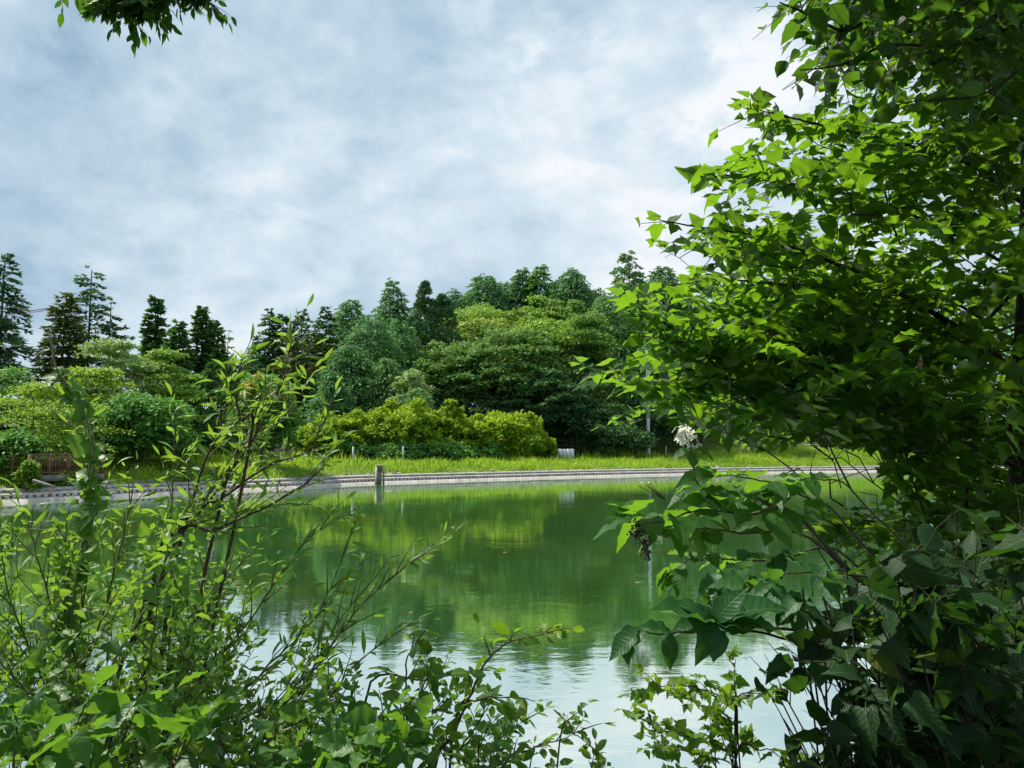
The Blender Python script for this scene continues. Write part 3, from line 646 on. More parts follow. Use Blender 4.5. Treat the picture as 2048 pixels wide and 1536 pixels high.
T_('pine_tree', 'layer', 1175, 640, 84, 210, M['f_layer'], 'tree in separate flat plates beside the maple tips', n=22000, tiers=11)
T_('larch_tree', 'larch', 1215, 585, 95, 200, M['f_larchpale'], 'soft pale larch behind the flat plated tree', n=19000, power=0.55, z0=0.30)
T_('birch_tree', 'fir', 1256, 502, 104, 110, M['f_larchpale'], 'loose airy tree with the highest tip on the right ridge', n=9000, whorls=22, power=0.55, up=.6, droop=0, hang=.4, perw=6, z0=0.50)
T_('larch_tree', 'larch', 1325, 530, 106, 170, M['f_larch'], 'pale larch on the ridge just behind the maple leaves', n=17250, power=0.6, z0=0.50)
T_('broadleaf_tree', 'mound', 1300, 600, 96, 220, M['f_mid'], 'mid green tree behind the left tips of the maple', n=18000, nclump=90, csize=.13)
T_('larch_tree', 'larch', 1290, 690, 88, 170, M['f_larch'], 'blue green larch right of the flat plated tree', n=15000, z0=0.30)
hid = 'wood behind the maple branches'
for px, top, Y, w, mt, lab in ((1420, 545, 104, 230, 'f_mid', 'ridge tree seen through the left third of the maple'), (1530, 560, 104, 240, 'f_layer', 'ridge tree seen through the middle of the maple'), (1650, 600, 106, 250, 'f_larch', 'hill tree above the bend of the track'),
                           (1780, 620, 110, 260, 'f_mid', 'hill tree above the far end of the track'), (1920, 600, 112, 280, 'f_mid', 'hill tree showing at the right edge'), (1400, 700, 92, 240, 'f_dark', 'dark tree above the white flower head'), (1560, 720, 100, 260, 'f_dark', 'dark tree at the wood edge over the track'), (1700, 760, 106, 230, 'f_dark', 'low dark tree behind the guard rail')):
    T_('broadleaf_tree', 'mound', px, top, Y, w, M[mt], lab, group=hid, n=14000, nclump=80, csize=.14)
# small light trees before the dark wood
T_('young_tree', 'mound', 822, 735, 71, 75, M['f_pale'], 'small pale feathery tree against the dark wood', n=5500, nclump=35, csize=.2, z0=.35, bark=M['bark_pale'])
T_('young_tree', 'larch', 834, 775, 68, 120, M['f_larchpale'], 'light green bushy top rising behind the yellow bushes', n=9000, power=.4)
T_('shrub', 'mound', 945, 848, 69, 120, M['f_mid'], 'dull green shrub between the two high yellow bushes', n=8000, nclump=40)
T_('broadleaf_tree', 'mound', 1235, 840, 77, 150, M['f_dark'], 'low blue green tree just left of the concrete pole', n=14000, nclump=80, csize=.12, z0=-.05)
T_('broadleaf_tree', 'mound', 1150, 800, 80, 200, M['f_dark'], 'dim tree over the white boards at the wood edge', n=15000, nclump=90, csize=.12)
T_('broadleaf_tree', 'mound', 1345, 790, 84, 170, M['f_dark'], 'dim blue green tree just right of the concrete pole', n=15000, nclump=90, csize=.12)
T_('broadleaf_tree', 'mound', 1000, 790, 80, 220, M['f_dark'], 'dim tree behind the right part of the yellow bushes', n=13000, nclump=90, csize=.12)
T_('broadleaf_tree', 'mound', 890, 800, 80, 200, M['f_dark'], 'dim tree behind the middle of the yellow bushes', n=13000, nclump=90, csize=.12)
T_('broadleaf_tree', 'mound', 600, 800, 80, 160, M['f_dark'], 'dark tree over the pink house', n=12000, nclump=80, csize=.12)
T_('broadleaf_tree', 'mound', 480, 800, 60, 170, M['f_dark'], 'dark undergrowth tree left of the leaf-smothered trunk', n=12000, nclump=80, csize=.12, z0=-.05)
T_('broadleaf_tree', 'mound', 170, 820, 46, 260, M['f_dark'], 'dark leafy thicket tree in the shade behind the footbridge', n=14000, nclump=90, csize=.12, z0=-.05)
T_('shrub', 'mound', 30, 855, 35.5, 150, M['f_mid'], 'leafy green shrub at the left end of the footbridge', cat='shrub', n=9000, nclump=60, csize=.14, z0=-.1)
T_('shrub', 'mound', 62, 918, 33.8, 40, M['f_weedy'], 'bright creeper bundled round the footbridge end post', cat='creeper', n=2600, nclump=24, csize=.2, z0=-.1)
# yellow green bushes
grp = 'yellow green bushes in front of the wood'
for px, top, Y, w, lab in ((672, 834, 62, 170, 'leftmost yellow green bush, in front of the lamp post'), (735, 818, 64, 150, 'second yellow green bush from the left'), (808, 806, 65, 175, 'broad yellow green bush in the middle of the row'), (888, 798, 67, 110, 'tall narrow yellow green bush with spiky top'),
                       (955, 832, 68, 160, 'lower yellow green bush left of the last big one'), (1015, 823, 70, 175, 'big domed yellow green bush near the right end'), (1068, 862, 71, 90, 'small yellow green bush closing the row at the right')):
    T_('shrub', 'mound', px, top, Y, w, M['f_yellow'], lab, cat='bush', group=grp, n=int(w * 170), nclump=int(w * .62), csize=.105, flat=.8, z0=-.12, noise=.7, tilt=.8, ragged=.26, bark=M['bark_pale'])
for px, top, Y, w, wh in ((700, 880, 61, 110, 'leftmost yellow green bush'), (790, 885, 62.5, 130, 'broad middle bush'), (880, 880, 64, 120, 'tall narrow bush'), (960, 888, 66.5, 110, 'lower bush next to the last')):
    T_('shrub', 'mound', px, top, Y, w, M['f_mid'], 'low shaded green shrub at the foot of the ' + wh, cat='shrub', group='low shrubs under the yellow bushes', n=int(w * 80), nclump=int(w * .5), csize=.13, flat=.6, z0=-.12)
# far wooded hillside filler: the dark body of the wood
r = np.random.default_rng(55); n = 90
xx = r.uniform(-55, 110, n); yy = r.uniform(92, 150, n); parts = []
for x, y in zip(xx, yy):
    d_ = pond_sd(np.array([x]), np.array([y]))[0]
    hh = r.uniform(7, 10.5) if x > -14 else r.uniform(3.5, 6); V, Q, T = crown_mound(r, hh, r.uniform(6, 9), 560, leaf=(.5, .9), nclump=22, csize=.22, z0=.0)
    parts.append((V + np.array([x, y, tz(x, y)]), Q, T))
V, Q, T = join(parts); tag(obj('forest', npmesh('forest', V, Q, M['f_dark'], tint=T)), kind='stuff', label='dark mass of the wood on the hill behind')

# ---------------------------------------------------------------- things on the far bank
# footbridge
def line(a, b, n): return [tuple(np.array(a) + (np.array(b) - np.array(a)) * t) for t in np.linspace(0, 1, n)]
A = P(58, 962, 34.0); B = P(205, 957, 37.2); A[2] = B[2] = 1.02
br = empty('footbridge', A, label='small wooden footbridge with brown picket railing by the left bank', cat='footbridge')
dv = Vector(B - A); ang = math.atan2(dv.y, dv.x); Lb = dv.length; ux = np.array([math.cos(ang), math.sin(ang), 0]); uy = np.array([-ux[1], ux[0], 0])
MB().box(A + ux * Lb / 2 + uy * .6, (Lb, 1.3, .07), rz=ang).build('deck', M['wood_grey'], br)
MB().box(A + ux * Lb / 2 + uy * -.08 + np.array([0, 0, -.10]), (Lb, .07, .26), rz=ang).build('beam', M['wood_grey'], br)
MB().box(A + ux * Lb / 2 + uy * 1.28 + np.array([0, 0, -.10]), (Lb, .07, .26), rz=ang).build('beam', M['wood_grey'], br)
for off in (0.02, 1.22):
    MB().box(A + ux * Lb / 2 + uy * off + np.array([0, 0, .98]), (Lb + .1, .09, .05), rz=ang).build('handrail', M['wood_brown'], br)
    MB().box(A + ux * Lb / 2 + uy * off + np.array([0, 0, .16]), (Lb, .05, .05), rz=ang).build('bottom_rail', M['wood_brown'], br)
    for k in range(5): MB().box(A + ux * (Lb * k / 4) + uy * off + np.array([0, 0, .47]), (.10, .10, 1.06), rz=ang).build('rail_post', M['wood_brown'], br)
    pm = MB().box((0, 0, 0), (.032, .03, .80)).mesh('picket', M['wood_brown']); npk = int(Lb / .125)
    for k in range(npk):
        o_ = obj('picket', pm, br, Vector(A + ux * (.06 + k * .125) + uy * off + np.array([0, 0, .57])) - br.location); o_.rotation_euler = (0, 0, ang)
# stray plank and driftwood on the revetment
w0 = P(66, 974, 32.6); w1 = P(110, 984, 32.3); w0[2] = .92; w1[2] = .66
pl = empty('driftwood', w0, label='weathered grey plank lying down the stones by the footbridge', cat='plank')
MB().tube(line(w0, w1, 4), [.07, .06, .06, .04], 6).build('log', M['wood_grey'], pl)
w2 = P(97, 982, 32.2); w3 = P(106, 992, 31.9); w2[2] = .62; w3[2] = .28
MB().tube(line(w2, w3, 3), [.035, .035, .02], 5).build('snapped_branch', M['rust'], pl)
# water gauge frame
gq = P(760, 960, 50.3); gq[2] = 0
gf = empty('water_gauge_frame', gq, label='narrow concrete frame with ladder rungs standing at the far waterline', cat='water gauge')
ang = math.radians(48)
ca_, sa_ = math.cos(.55), math.sin(.55)
for sx in (-.25, .25):
    MB().box(gq + np.array([sx * ca_, sx * sa_ , .52]), (.055, .20, 1.22), rz=.55).build('post', M['concrete'], gf)
MB().box(gq + np.array([0, 0.0, .98]) + np.array([-.18 * sa_, .18 * ca_, 0]), (.44, .08, .34), rz=.55).build('gate_panel', M['metal_grey'], gf)
MB().box(gq + np.array([0, 0.0, .5]) + np.array([-.3 * sa_, .3 * ca_, 0]), (.44, .06, 1.0), rz=.55).build('back_wall', M['concrete_grey'], gf)
for k in range(5):
    MB().box(gq + np.array([0, 0, .12 + k * .155]), (.44, .05, .035), rz=.55).build('rung', M['concrete_grey'], gf)
MB().box(gq + np.array([0, 0, 1.21]), (.62, .28, .05), rz=.55).build('cap', M['concrete'], gf)
# fence posts and wire
pp = []; fgrp = 'short white posts of the bank fence'
for i, (px, py, lab) in enumerate(((706, 918, 'white fence post at the foot of the second yellow bush'), (806, 917, 'white fence post below the middle yellow bush'), (924, 913, 'white fence post below the tall narrow bush'), (1066, 909, 'white fence post just left of the white boards'),
        (1227, 908, 'white fence post left of the concrete pole'), (1332, 905, 'white fence post right of the concrete pole'), (1517, 901, 'white fence post beside the track'))):
    Y = [56, 60, 64, 70, 78, 82, 88][i]; q = P(px, py, Y); z = tz(q[0], q[1]); pp.append(np.array([q[0], q[1], z + 1.28]))
    pt = MB().box((0, 0, .62), (.12, .12, 1.36), taper=.9); pt.box((0, 0, 1.315), (.10, .10, .02))
    o_ = obj('fence_post', pt.mesh('fence_post', M['concrete_pole']), None, (q[0], q[1], z)); tag(o_, lab, 'fence post', fgrp)
for dz, lab in ((.05, 'upper thin wire strung along the white fence posts'), (.4, 'lower thin wire strung along the white fence posts')):
    mb = MB()
    mb.tube([p - np.array([0, 0, dz]) for p in pp], .009, 4, cap=False); tag(mb.build('fence_wire', M['wire']), lab, 'wire')
# white boards
q = P(1125, 906, 72); z = tz(q[0], q[1]); wb = empty('board_fence', (q[0], q[1], z), label='low run of white boards half sunk in the grass at the wood edge', cat='board fence')
for k in range(6):
    MB().box((q[0] + (k - 2.5) * .37, q[1] + k * .04, z + .55 + .012 * (k % 3)), (.35, .04, 1.02)).build('board', M['white_paint'], wb)
MB().box((q[0], q[1] + .16, z + .6), (2.25, .05, .09), rz=.1).build('rail', M['wood_grey'], wb)
# utility poles
def pole(name, px, ptop, Y, rad, label, mat, arms=False, cat='utility pole'):
    q = P(px, ptop, Y); z = tz(q[0], q[1]); h = q[2] - z; e = empty(name, (q[0], q[1], z), label=label, cat=cat)
    zt = np.linspace(-.3, h, 6); MB().tube(np.stack([zt * 0 + q[0], zt * 0 + q[1], zt + z], 1), np.linspace(rad, rad * .7, 6), 8).build('pole_shaft', mat, e)
    return e, q, z, h
e, q, z, h = pole('utility_pole', 1294, 700, 80, .20, 'grey concrete utility pole standing in the bank grass', M['concrete_pole'])
MB().box((q[0], q[1] - .2, z + h - .5), (1.6, .09, .09)).build('crossarm', M['metal_grey'], e)
pole('wooden_post', 1276, 882, 79, .11, 'thin brown post just left of the concrete pole', M['wood_grey'], cat='post')
e, q, z, h = pole('lamp_post', 676, 810, 73, .16, 'pale lamp post rising behind the yellow bushes', M['concrete_pole'], cat='lamp post')
MB().box((q[0] + .22, q[1] - .1, z + h - .12), (.55, .26, .22), taper=.8).build('lamp_head', M['ceramic'], e)
# wires with insulators
wa = [P(560, 873, 74), P(600, 838, 74), P(638, 803, 74)]
ins = empty('power_line', wa[2], label='bright slanting wire pair with white insulators by the lamp post', cat='power line')
MB().tube(wa, .022, 5).build('wire', M['ceramic'], ins)
MB().tube([P(562, 877, 74.5), P(600, 850, 74.5), P(648, 811, 74.5)], .015, 5).build('wire', M['wire'], ins)
for px, py in ((648, 808), (658, 809), (661, 808)):
    c_ = P(px, py, 73.8); MB().tube([c_ - np.array([0, 0, .10]), c_, c_ + np.array([0, 0, .10])], [.05, .10, .05], 8).build('insulator', M['ceramic'], ins)
MB().tube([P(646, 812, 73.8), P(662, 811, 73.8)], .05, 5).build('crossarm', M['metal_grey'], ins)
mb = MB(); a0, a1 = P(735, 806, 76), P(1112, 788, 77); t_ = np.linspace(0, 1, 14)[:, None]; pts = a0 + (a1 - a0) * t_; pts[:, 2] -= 1.1 * 4 * (t_ * (1 - t_))[:, 0] * .8
mb.tube(pts, .018, 5); tag(mb.build('overhead_cable', M['wire']), 'thin sagging cable crossing the dark wood above the bushes', 'cable')
# pink house
q = P(590, 880, 72); z = tz(q[0], q[1]); hs = empty('house', (q[0], q[1] + 2, z), label='small pale pink house almost hidden behind the bushes', cat='house')
x0, y0 = q[0], q[1] + 2; H = P(590, 862, 74)[2] - z
MB().box((x0, y0, z + H / 2 - .2), (3.8, 4, H + .4)).build('wall', M['pink_wall'], hs)
for sx in (-1, 1):
    MB().box((x0, y0 + sx * 1.15, z + H + .42), (4.3, 2.7, .12), rx=-sx * .38).build('roof_slope', M['roof_tile'], hs)
for dx in (-.9, .9):
    wf = MB().box((x0 + dx, y0 - 2.02, z + H * .62), (.62, .06, .9)).build('window', M['white_paint'], hs)
    pn = MB().box((dx, -2.06, H * .62), (.5, .03, .78)); obj('pane', pn.mesh('pane', M['glass_dark']), wf, (0, 0, 0))
MB().box((x0 + 0.0, y0 - 2.02, z + H * .42), (.22, .05, H * .84)).build('door', M['glass_dark'], hs)
# guard rail on the right by the track
ga = P(1690, 866, 99); gb = P(1990, 852, 104); ga[2] = tz(ga[0], ga[1]) + .4; gb[2] = tz(gb[0], gb[1]) + .4
gr = empty('guard_rail', ga, label='white roadside guard rail glimpsed through the maple leaves', cat='guard rail')
for k in range(9):
    p_ = ga + (gb - ga) * k / 8; MB().box(p_ + np.array([0, 0, .4]), (.13, .13, 1.1)).build('rail_post', M['white_paint'], gr)
dv = gb - ga; MB().box((ga + gb) / 2 + np.array([0, -.10, .75]), (float(np.linalg.norm(dv[:2])), .06, .34), rz=math.atan2(dv[1], dv[0])).build('rail_beam', M['white_paint'], gr)

# bits floating on the pond
fl = MB().box((0, 0, 0), (1, .55, .06), taper=.7).mesh('floating_leaf', M['dead_leaf'])
for i, (px, py, Y, k, lab) in enumerate(((1276, 1165, 12.6, .10, 'pale leaf floating beside the hanging seed cluster'), (822, 1225, 10.2, .07, 'pale fleck floating below the middle willow tips'), (902, 1205, 10.9, .05, 'tiny leaf floating on the green middle of the pond'), (1010, 1105, 16.0, .09, 'tiny leaf floating on the darkest reflection'))):
    q = P(px, py, Y); Yw = Y * CAMZ / max(.05, CAMZ - q[2]); q = P(px, py, Yw); o_ = obj('floating_leaf', fl, None, (q[0], q[1], .004)); o_.scale = (k, k, k); o_.rotation_euler = (0, 0, i * 1.1); tag(o_, lab, 'leaf', 'leaves floating on the pond')

# ---------------------------------------------------------------- near plants
def leaf_template(outline, curl=(.0, .0), fold=.25, seed=0, petiole=.16, wave=.0):
    """outline: right half (x, y) stations from base to tip; one quad per station on each side of the midrib"""
    r = np.random.default_rng(seed); o_ = np.array(outline, float); n = len(o_); my = np.clip(o_[:, 1], 0, 1); my = np.maximum.accumulate(my) ; my = np.linspace(0, 1, n) * .5 + my * .5
    def zf(x, y): return -curl[0] * y ** 2 + fold * abs(x) - curl[1] * x * x + wave * np.sin(y * 19 + np.sign(x) * 1.3) * abs(x)
    V = [(0, y, zf(0, y)) for y in my]
    for sgn in (1, -1):
        V += [(sgn * x * (1 + r.uniform(-.08, .08)), y, zf(sgn * x, y)) for x, y in o_]
    Q = []
    for i in range(n - 1):
        Q.append((i, n + i, n + i + 1, i + 1)); Q.append((i, i + 1, 2 * n + i + 1, 2 * n + i))
    k = len(V); w = .008; V += [(-w, -petiole, 0), (w, -petiole, 0), (w, .02, 0), (-w, .02, 0)]; Q.append((k, k + 1, k + 2, k + 3))
    V = np.array(V, float); uv = np.stack([.5 + V[:, 0] * .9, V[:, 1]], 1)
    return V, np.array(Q), uv
MAPLE = [(.012, 0), (.16, -.05), (.30, .03), (.33, .13), (.46, .17), (.57, .33), (.42, .36), (.33, .38), (.31, .46), (.26, .56), (.25, .63), (.17, .72), (.13, .82), (.05, .93), (.004, 1.04)]
MAPLE2 = [(.012, 0), (.14, -.02), (.24, .06), (.30, .16), (.36, .22), (.44, .38), (.33, .40), (.30, .50), (.27, .58), (.19, .68), (.15, .80), (.07, .92), (.004, 1.06)]
def oval(w, n=9, pk=.9, tip=1.0, teeth=0.0):
    y = np.linspace(0, 1, n); x = w * np.sin(np.pi * y ** pk) ** .85 * (1 - .25 * (y > .85) * tip) + .004
    o_ = [(x[0], 0)]
    for i in range(1, n):
        o_.append((x[i], y[i]))
        if teeth and i < n - 1: o_.append((x[i] * (1 - teeth), y[i] + .03))
    return o_
TPL = {
    'maple': [leaf_template(MAPLE, (.10, .3), .22, 1, .28, .1), leaf_template(MAPLE2, (.30, .1), .38, 2, .28, .16), leaf_template(MAPLE, (.42, .5), .10, 3, .28, .2), leaf_template(MAPLE2, (.05, .2), .55, 4, .28, .1)],
    'ovate': [leaf_template(oval(.31, 9, .82), (a, .2), f, i, .12, .12) for i, (a, f) in enumerate(((.15, .25), (.35, .4), (.55, .15), (.05, .6)))],
    'hydra': [leaf_template(oval(.27, 9, .9, teeth=.05), (a, .3), f, i, .10, .16) for i, (a, f) in enumerate(((.2, .3), (.4, .5), (.6, .2), (.1, .4)))],
    'big': [leaf_template(oval(.30, 11, .92), (a, .2), f, i, .08, .2) for i, (a, f) in enumerate(((.25, .35), (.5, .5), (.75, .3), (.1, .5)))],
    'willow': [leaf_template(oval(.105, 8, .95), (a, 0), f, i, .06, .05) for i, (a, f) in enumerate(((.1, .3), (.3, .6), (.5, .4), (-.1, .5)))],
    'rose': [leaf_template(oval(.25, 7, 1.0), (a, .2), f, i, .08, .1) for i, (a, f) in enumerate(((.1, .3), (.3, .5), (.45, .2), (-.05, .4)))],
    'heart': [leaf_template([(.012, 0), (.22, -.08), (.36, .02), (.42, .20), (.38, .38), (.29, .55), (.19, .72), (.09, .87), (.003, 1.0)], (a, .4), f, i, .22, .14) for i, (a, f) in enumerate(((.2, .25), (.45, .4), (.7, .2), (.1, .5)))],
    'tooth': [leaf_template(oval(.36, 9, .80, teeth=.12), (a, .3), f, i, .18, .16) for i, (a, f) in enumerate(((.15, .25), (.35, .4), (.5, .2), (.05, .5)))],
    'drop': [leaf_template(oval(.20, 9, .8), (a, 0), f, i, .10, .08) for i, (a, f) in enumerate(((.1, .3), (.3, .5), (.2, .2), (-.1, .4)))],
}
def coarse(tp):
    V, Q_, uv = tp; n = (len(V) - 4) // 3; st = sorted(set([0, 1 if n > 12 else 2, n - 1] + [int(round(i)) for i in np.linspace(2, n - 2, 4 if n < 12 else 5)]))
    idx = [i for i in st] + [n + i for i in st] + [2 * n + i for i in st]; q = []
    if n == len(MAPLE): st = [0, 1, 3, 5, 7, 10, 12, 14]
    if n == len(MAPLE2): st = [0, 2, 5, 6, 8, 10, 12]
    idx = [i for i in st] + [n + i for i in st] + [2 * n + i for i in st]; m_ = len(st)
    for i in range(m_ - 1): q += [(i, m_ + i, m_ + i + 1, i + 1), (i, i + 1, 2 * m_ + i + 1, 2 * m_ + i)]
    return V[idx], np.array(q), uv[idx]
LOW = {k: [coarse(x) for x in v] for k, v in TPL.items()}
_lm = {}
def leaf_mesh(tp, i, mat):
    k = (tp, i, mat.name)
    if k not in _lm:
        V, Q, uv = TPL[tp][i]; _lm[k] = npmesh(tp + '_leaf', V, Q, mat, uv=uv, tint=np.zeros(len(V)), smooth=False)
    return _lm[k]
def frames(d, nrm):
    """columns: side, along, normal"""
    y = unit(d); x = unit(np.cross(y, nrm)); z = np.cross(x, y); return np.stack([x, y, z], -1)
def in_poly(px, py, poly):
    ins = np.zeros(np.shape(px), bool); q = poly + [poly[0]]
    for (ax, ay), (bx, by) in zip(q[:-1], q[1:]):
        c = (ay > py) != (by > py); ins ^= c & (px < ax + (py - ay) / (by - ay + 1e-9) * (bx - ax))
    return ins
class Plant:
    def __init__(s, name, label, cat, tp, mat, base, bark='twig_brown', seed=1, keep=None, group=None, ptype=None):
        s.r = np.random.default_rng(seed); s.tp, s.mat = tp, M[mat]; s.keep = keep; s.bark = M[bark]
        s.base = np.array(base, float); s.root = empty(name, s.base, label=label, cat=cat, group=group)
        s.pos = []; s.R = []; s.L = []; s.tw = MB(); s.stems = []
    def stem(s, pts, rad, mat=None, tip=.25, raw=False, n=6, name='stem'):
        """pts in photo pixels with distance (px, py, Y) or world points when raw"""
        w = np.array([P(*q) for q in pts]) if not raw else np.array(pts, float)
        w = catmull(w, n); k = len(w); w[1:-1] += s.r.normal(0, .0010, (k - 2, 3)) * min(1.0, rad / .004)
        rr = rad * np.linspace(1, tip, k); mb = MB().tube(w, rr, 7)
        mb.build(name, mat or s.bark, s.root, smooth=True); s.stems.append((w, rr)); return w
    def leaf(s, p, d, nrm, L):
        s.pos.append(p); s.R.append(frames(np.array(d)[None], np.array(nrm)[None])[0]); s.L.append(L)
    def shoot(s, p, d, length, L, gap, rad=.0018, droop=.15, pair=False, lean=.9, up=.75, sd=.5, tipup=.0, bare=.12):
        r = s.r
        if s.keep is not None:
            e_ = np.array(p) + unit(np.array(d, float)) * length * .8; ex, ey, _e = proj(e_)
            if not s.keep(np.array([ex]), np.array([ey]), None)[0] : return None
        n = max(4, int(length / .03)); q = [np.array(p)]; d = unit(np.array(d, float)); dd = d.copy()
        for _ in range(n):
            dd = unit(dd + r.normal(0, .07, 3) + np.array([0, 0, tipup - droop * .12])); q.append(q[-1] + dd * length / n)
        q = np.array(q); s.tw.tube(q, rad * np.linspace(1, .4, len(q)), 4, cap=False)
        m_ = max(2, int(length * (1 - bare) / gap)); a0 = r.uniform(0, 6.28)
        for k in range(m_ + 1):
            f = bare + (1 - bare) * k / m_; i = f * (len(q) - 1); i0 = min(int(i), len(q) - 2); c = q[i0] + (q[i0 + 1] - q[i0]) * (i - i0)
            t = unit(q[i0 + 1] - q[i0]); hor = unit(np.cross(t, [0, 0, 1.]) + r.normal(0, .25, 3))
            for sg in ((1, -1) if pair else ((1,) if k % 2 else (-1,))):
                ld = t * (1 - lean * (.4 + .6 * (1 - f * .7))) + hor * sg * lean + r.normal(0, sd * .4, 3) + np.array([0, 0, .15 - droop])
                if k == m_ and sg == 1: ld = t + r.normal(0, .2, 3) - np.array([0, 0, droop])
                nr = np.array([0, 0, up]) + r.normal(0, sd, 3) - t * .15
                s.leaf(c + unit(ld) * L * .1, ld, nr, L * r.uniform(.65, 1.15) * (1 - .25 * f))
        return q
    def dress(s, w, L, gap, every, length, start=.1, ang=.8, end=1.0, up=.3, rad=.0018, **kw):
        """side shoots along a stem"""
        r = s.r; seg_ = np.r_[0, np.cumsum(np.linalg.norm(np.diff(w, axis=0), axis=1))]; T = seg_[-1]; x = T * start; sg = 1
        while x < T * end:
            i = min(np.searchsorted(seg_, x), len(w) - 1); t = unit(w[min(i + 1, len(w) - 1)] - w[max(i - 1, 0)]); c = w[i]
            a = r.normal(0, 1, 3); s_ = unit(np.cross(t, [0, r.normal(0, .5), 1.0]) * sg + a * .35); sg = -sg
            d = t * math.cos(ang) + s_ * math.sin(ang) + np.array([0, 0, up])
            s.shoot(c, d, length * r.uniform(.5, 1.2) * (1.1 - .5 * x / T), L, gap, rad=rad, **kw); x += every * r.uniform(.6, 1.4)
        t = unit(w[-1] - w[-3]); s.shoot(w[-1], t, length * .7, L, gap, rad=rad, **kw)
    def finish(s, cap=292):
        pos = np.array(s.pos); R = np.array(s.R); L = np.array(s.L)
        px, py, d = proj(pos + R[:, :, 1] * L[:, None] * .5); ok = d > .25
        if s.keep is not None: ok &= s.keep(px, py, pos)
        pos, R, L, px, py, d = [a[ok] for a in (pos, R, L, px, py, d)]
        vis = (px > -20) & (px < 2068) & (py > -20) & (py < 1556); size = L / d * vis
        order = np.argsort(-size); part = order[:cap]; part = part[size[part] > 0]; rest = np.setdiff1d(np.arange(len(pos)), part)
        r = s.r; var = r.integers(0, len(TPL[s.tp]), len(pos))
        for i in part:
            o_ = obj('leaf', leaf_mesh(s.tp, int(var[i]), s.mat), s.root)
            mt = Matrix(((R[i] * L[i]).tolist())).to_4x4(); mt.translation = Vector(pos[i] - s.base); o_.matrix_local = mt
        if len(rest):
            Vs, Qs, Us, Ts = [], [], [], []; n0 = 0
            for v in range(len(TPL[s.tp])):
                k = rest[var[rest] == v]
                if not len(k): continue
                V, Q, uv = LOW[s.tp][v]
                W_ = np.einsum('nij,kj->nki', R[k] * L[k][:, None, None], V) + (pos[k] - s.base)[:, None]
                Vs.append(W_.reshape(-1, 3)); Qs.append((Q[None] + (np.arange(len(k)) * len(V))[:, None, None]).reshape(-1, 4) + n0)
                Us.append(np.tile(uv, (len(k), 1))); Ts.append(np.repeat(r.uniform(0, 1, len(k)), len(V))); n0 += len(k) * len(V)
            o_ = obj('foliage', npmesh('foliage', np.concatenate(Vs), np.concatenate(Qs), s.mat, uv=np.concatenate(Us), tint=np.concatenate(Ts)), s.root); o_['kind'] = 'stuff'
        if s.tw.n:
            o_ = s.tw.build('twigs', s.bark, s.root, smooth=True); o_['kind'] = 'stuff'
        return len(pos)
def base_at(px, Y): q = P(px, 1500, Y); return (q[0], Y, tz(q[0], Y))
def bow(a, b, n=5, sag=0.0, side=0.0, r=None):
    """world points from a to b with some arch"""
    t = np.linspace(0, 1, n)[:, None]; p = a + (b - a) * t; p[:, 2] += (4 * t * (1 - t))[:, 0] * sag; p[:, 0] += (4 * t * (1 - t))[:, 0] * side
    if r is not None: p[1:-1] += r.normal(0, .02, (n - 2, 3))
    return p

# ----- right: maple (lobed leaves), its trunk stands just outside the frame
M_OUT = [(1640, 150), (1530, 168), (1410, 180), (1410, 240), (1500, 245), (1575, 300), (1480, 275), (1410, 255), (1400, 300), (1280, 318), (1300, 345), (1390, 350), (1340, 385), (1252, 430), (1300, 490), (1400, 500), (1410, 535), (1300, 535), (1215, 570), (1215, 620), (1205, 700), (1110, 735), (1135, 830), (1180, 885), (1262, 880), (1290, 850), (1400, 860), (1480, 900), (1560, 930), (1700, 905), (1760, 930), (1760, 1010), (1500, 1010), (1450, 1030), (1620, 1090), (1700, 1250), (1800, 1400), (1900, 1560), (2300, 1560), (2300, -400), (1700, -400)]
def keep_maple(px, py, pos):
    k = in_poly(px, py, M_OUT)
    hole = in_poly(px, py, [(1500, 905), (1640, 885), (1770, 905), (1760, 980), (1600, 985), (1480, 975)])
    hole |= in_poly(px, py, [(1440, 1050), (1620, 1040), (1640, 1120), (1560, 1170), (1470, 1120)])
    hole |= in_poly(px, py, [(1268, 836), (1325, 836), (1330, 925), (1262, 925)])
    hole |= in_poly(px, py, [(1560, 175), (1590, 130), (1640, 170), (1610, 230), (1570, 235)])
    return k & ~hole
mp = Plant('maple_tree', 'large maple with lobed leaves filling the right side of the view', 'maple', 'maple', 'l_maple', (2.05, 2.9, tz(2.05, 2.9)), 'bark_dark', 11, keep_maple)
trunk = mp.stem([(2.05, 2.9, tz(2.05, 2.9) - .1), (2.02, 2.95, 1.4), (1.98, 3.0, 2.1), (2.06, 3.0, 3.0), (2.2, 3.1, 4.2), (2.3, 3.2, 5.4)], .065, raw=True, tip=.35, name='trunk')
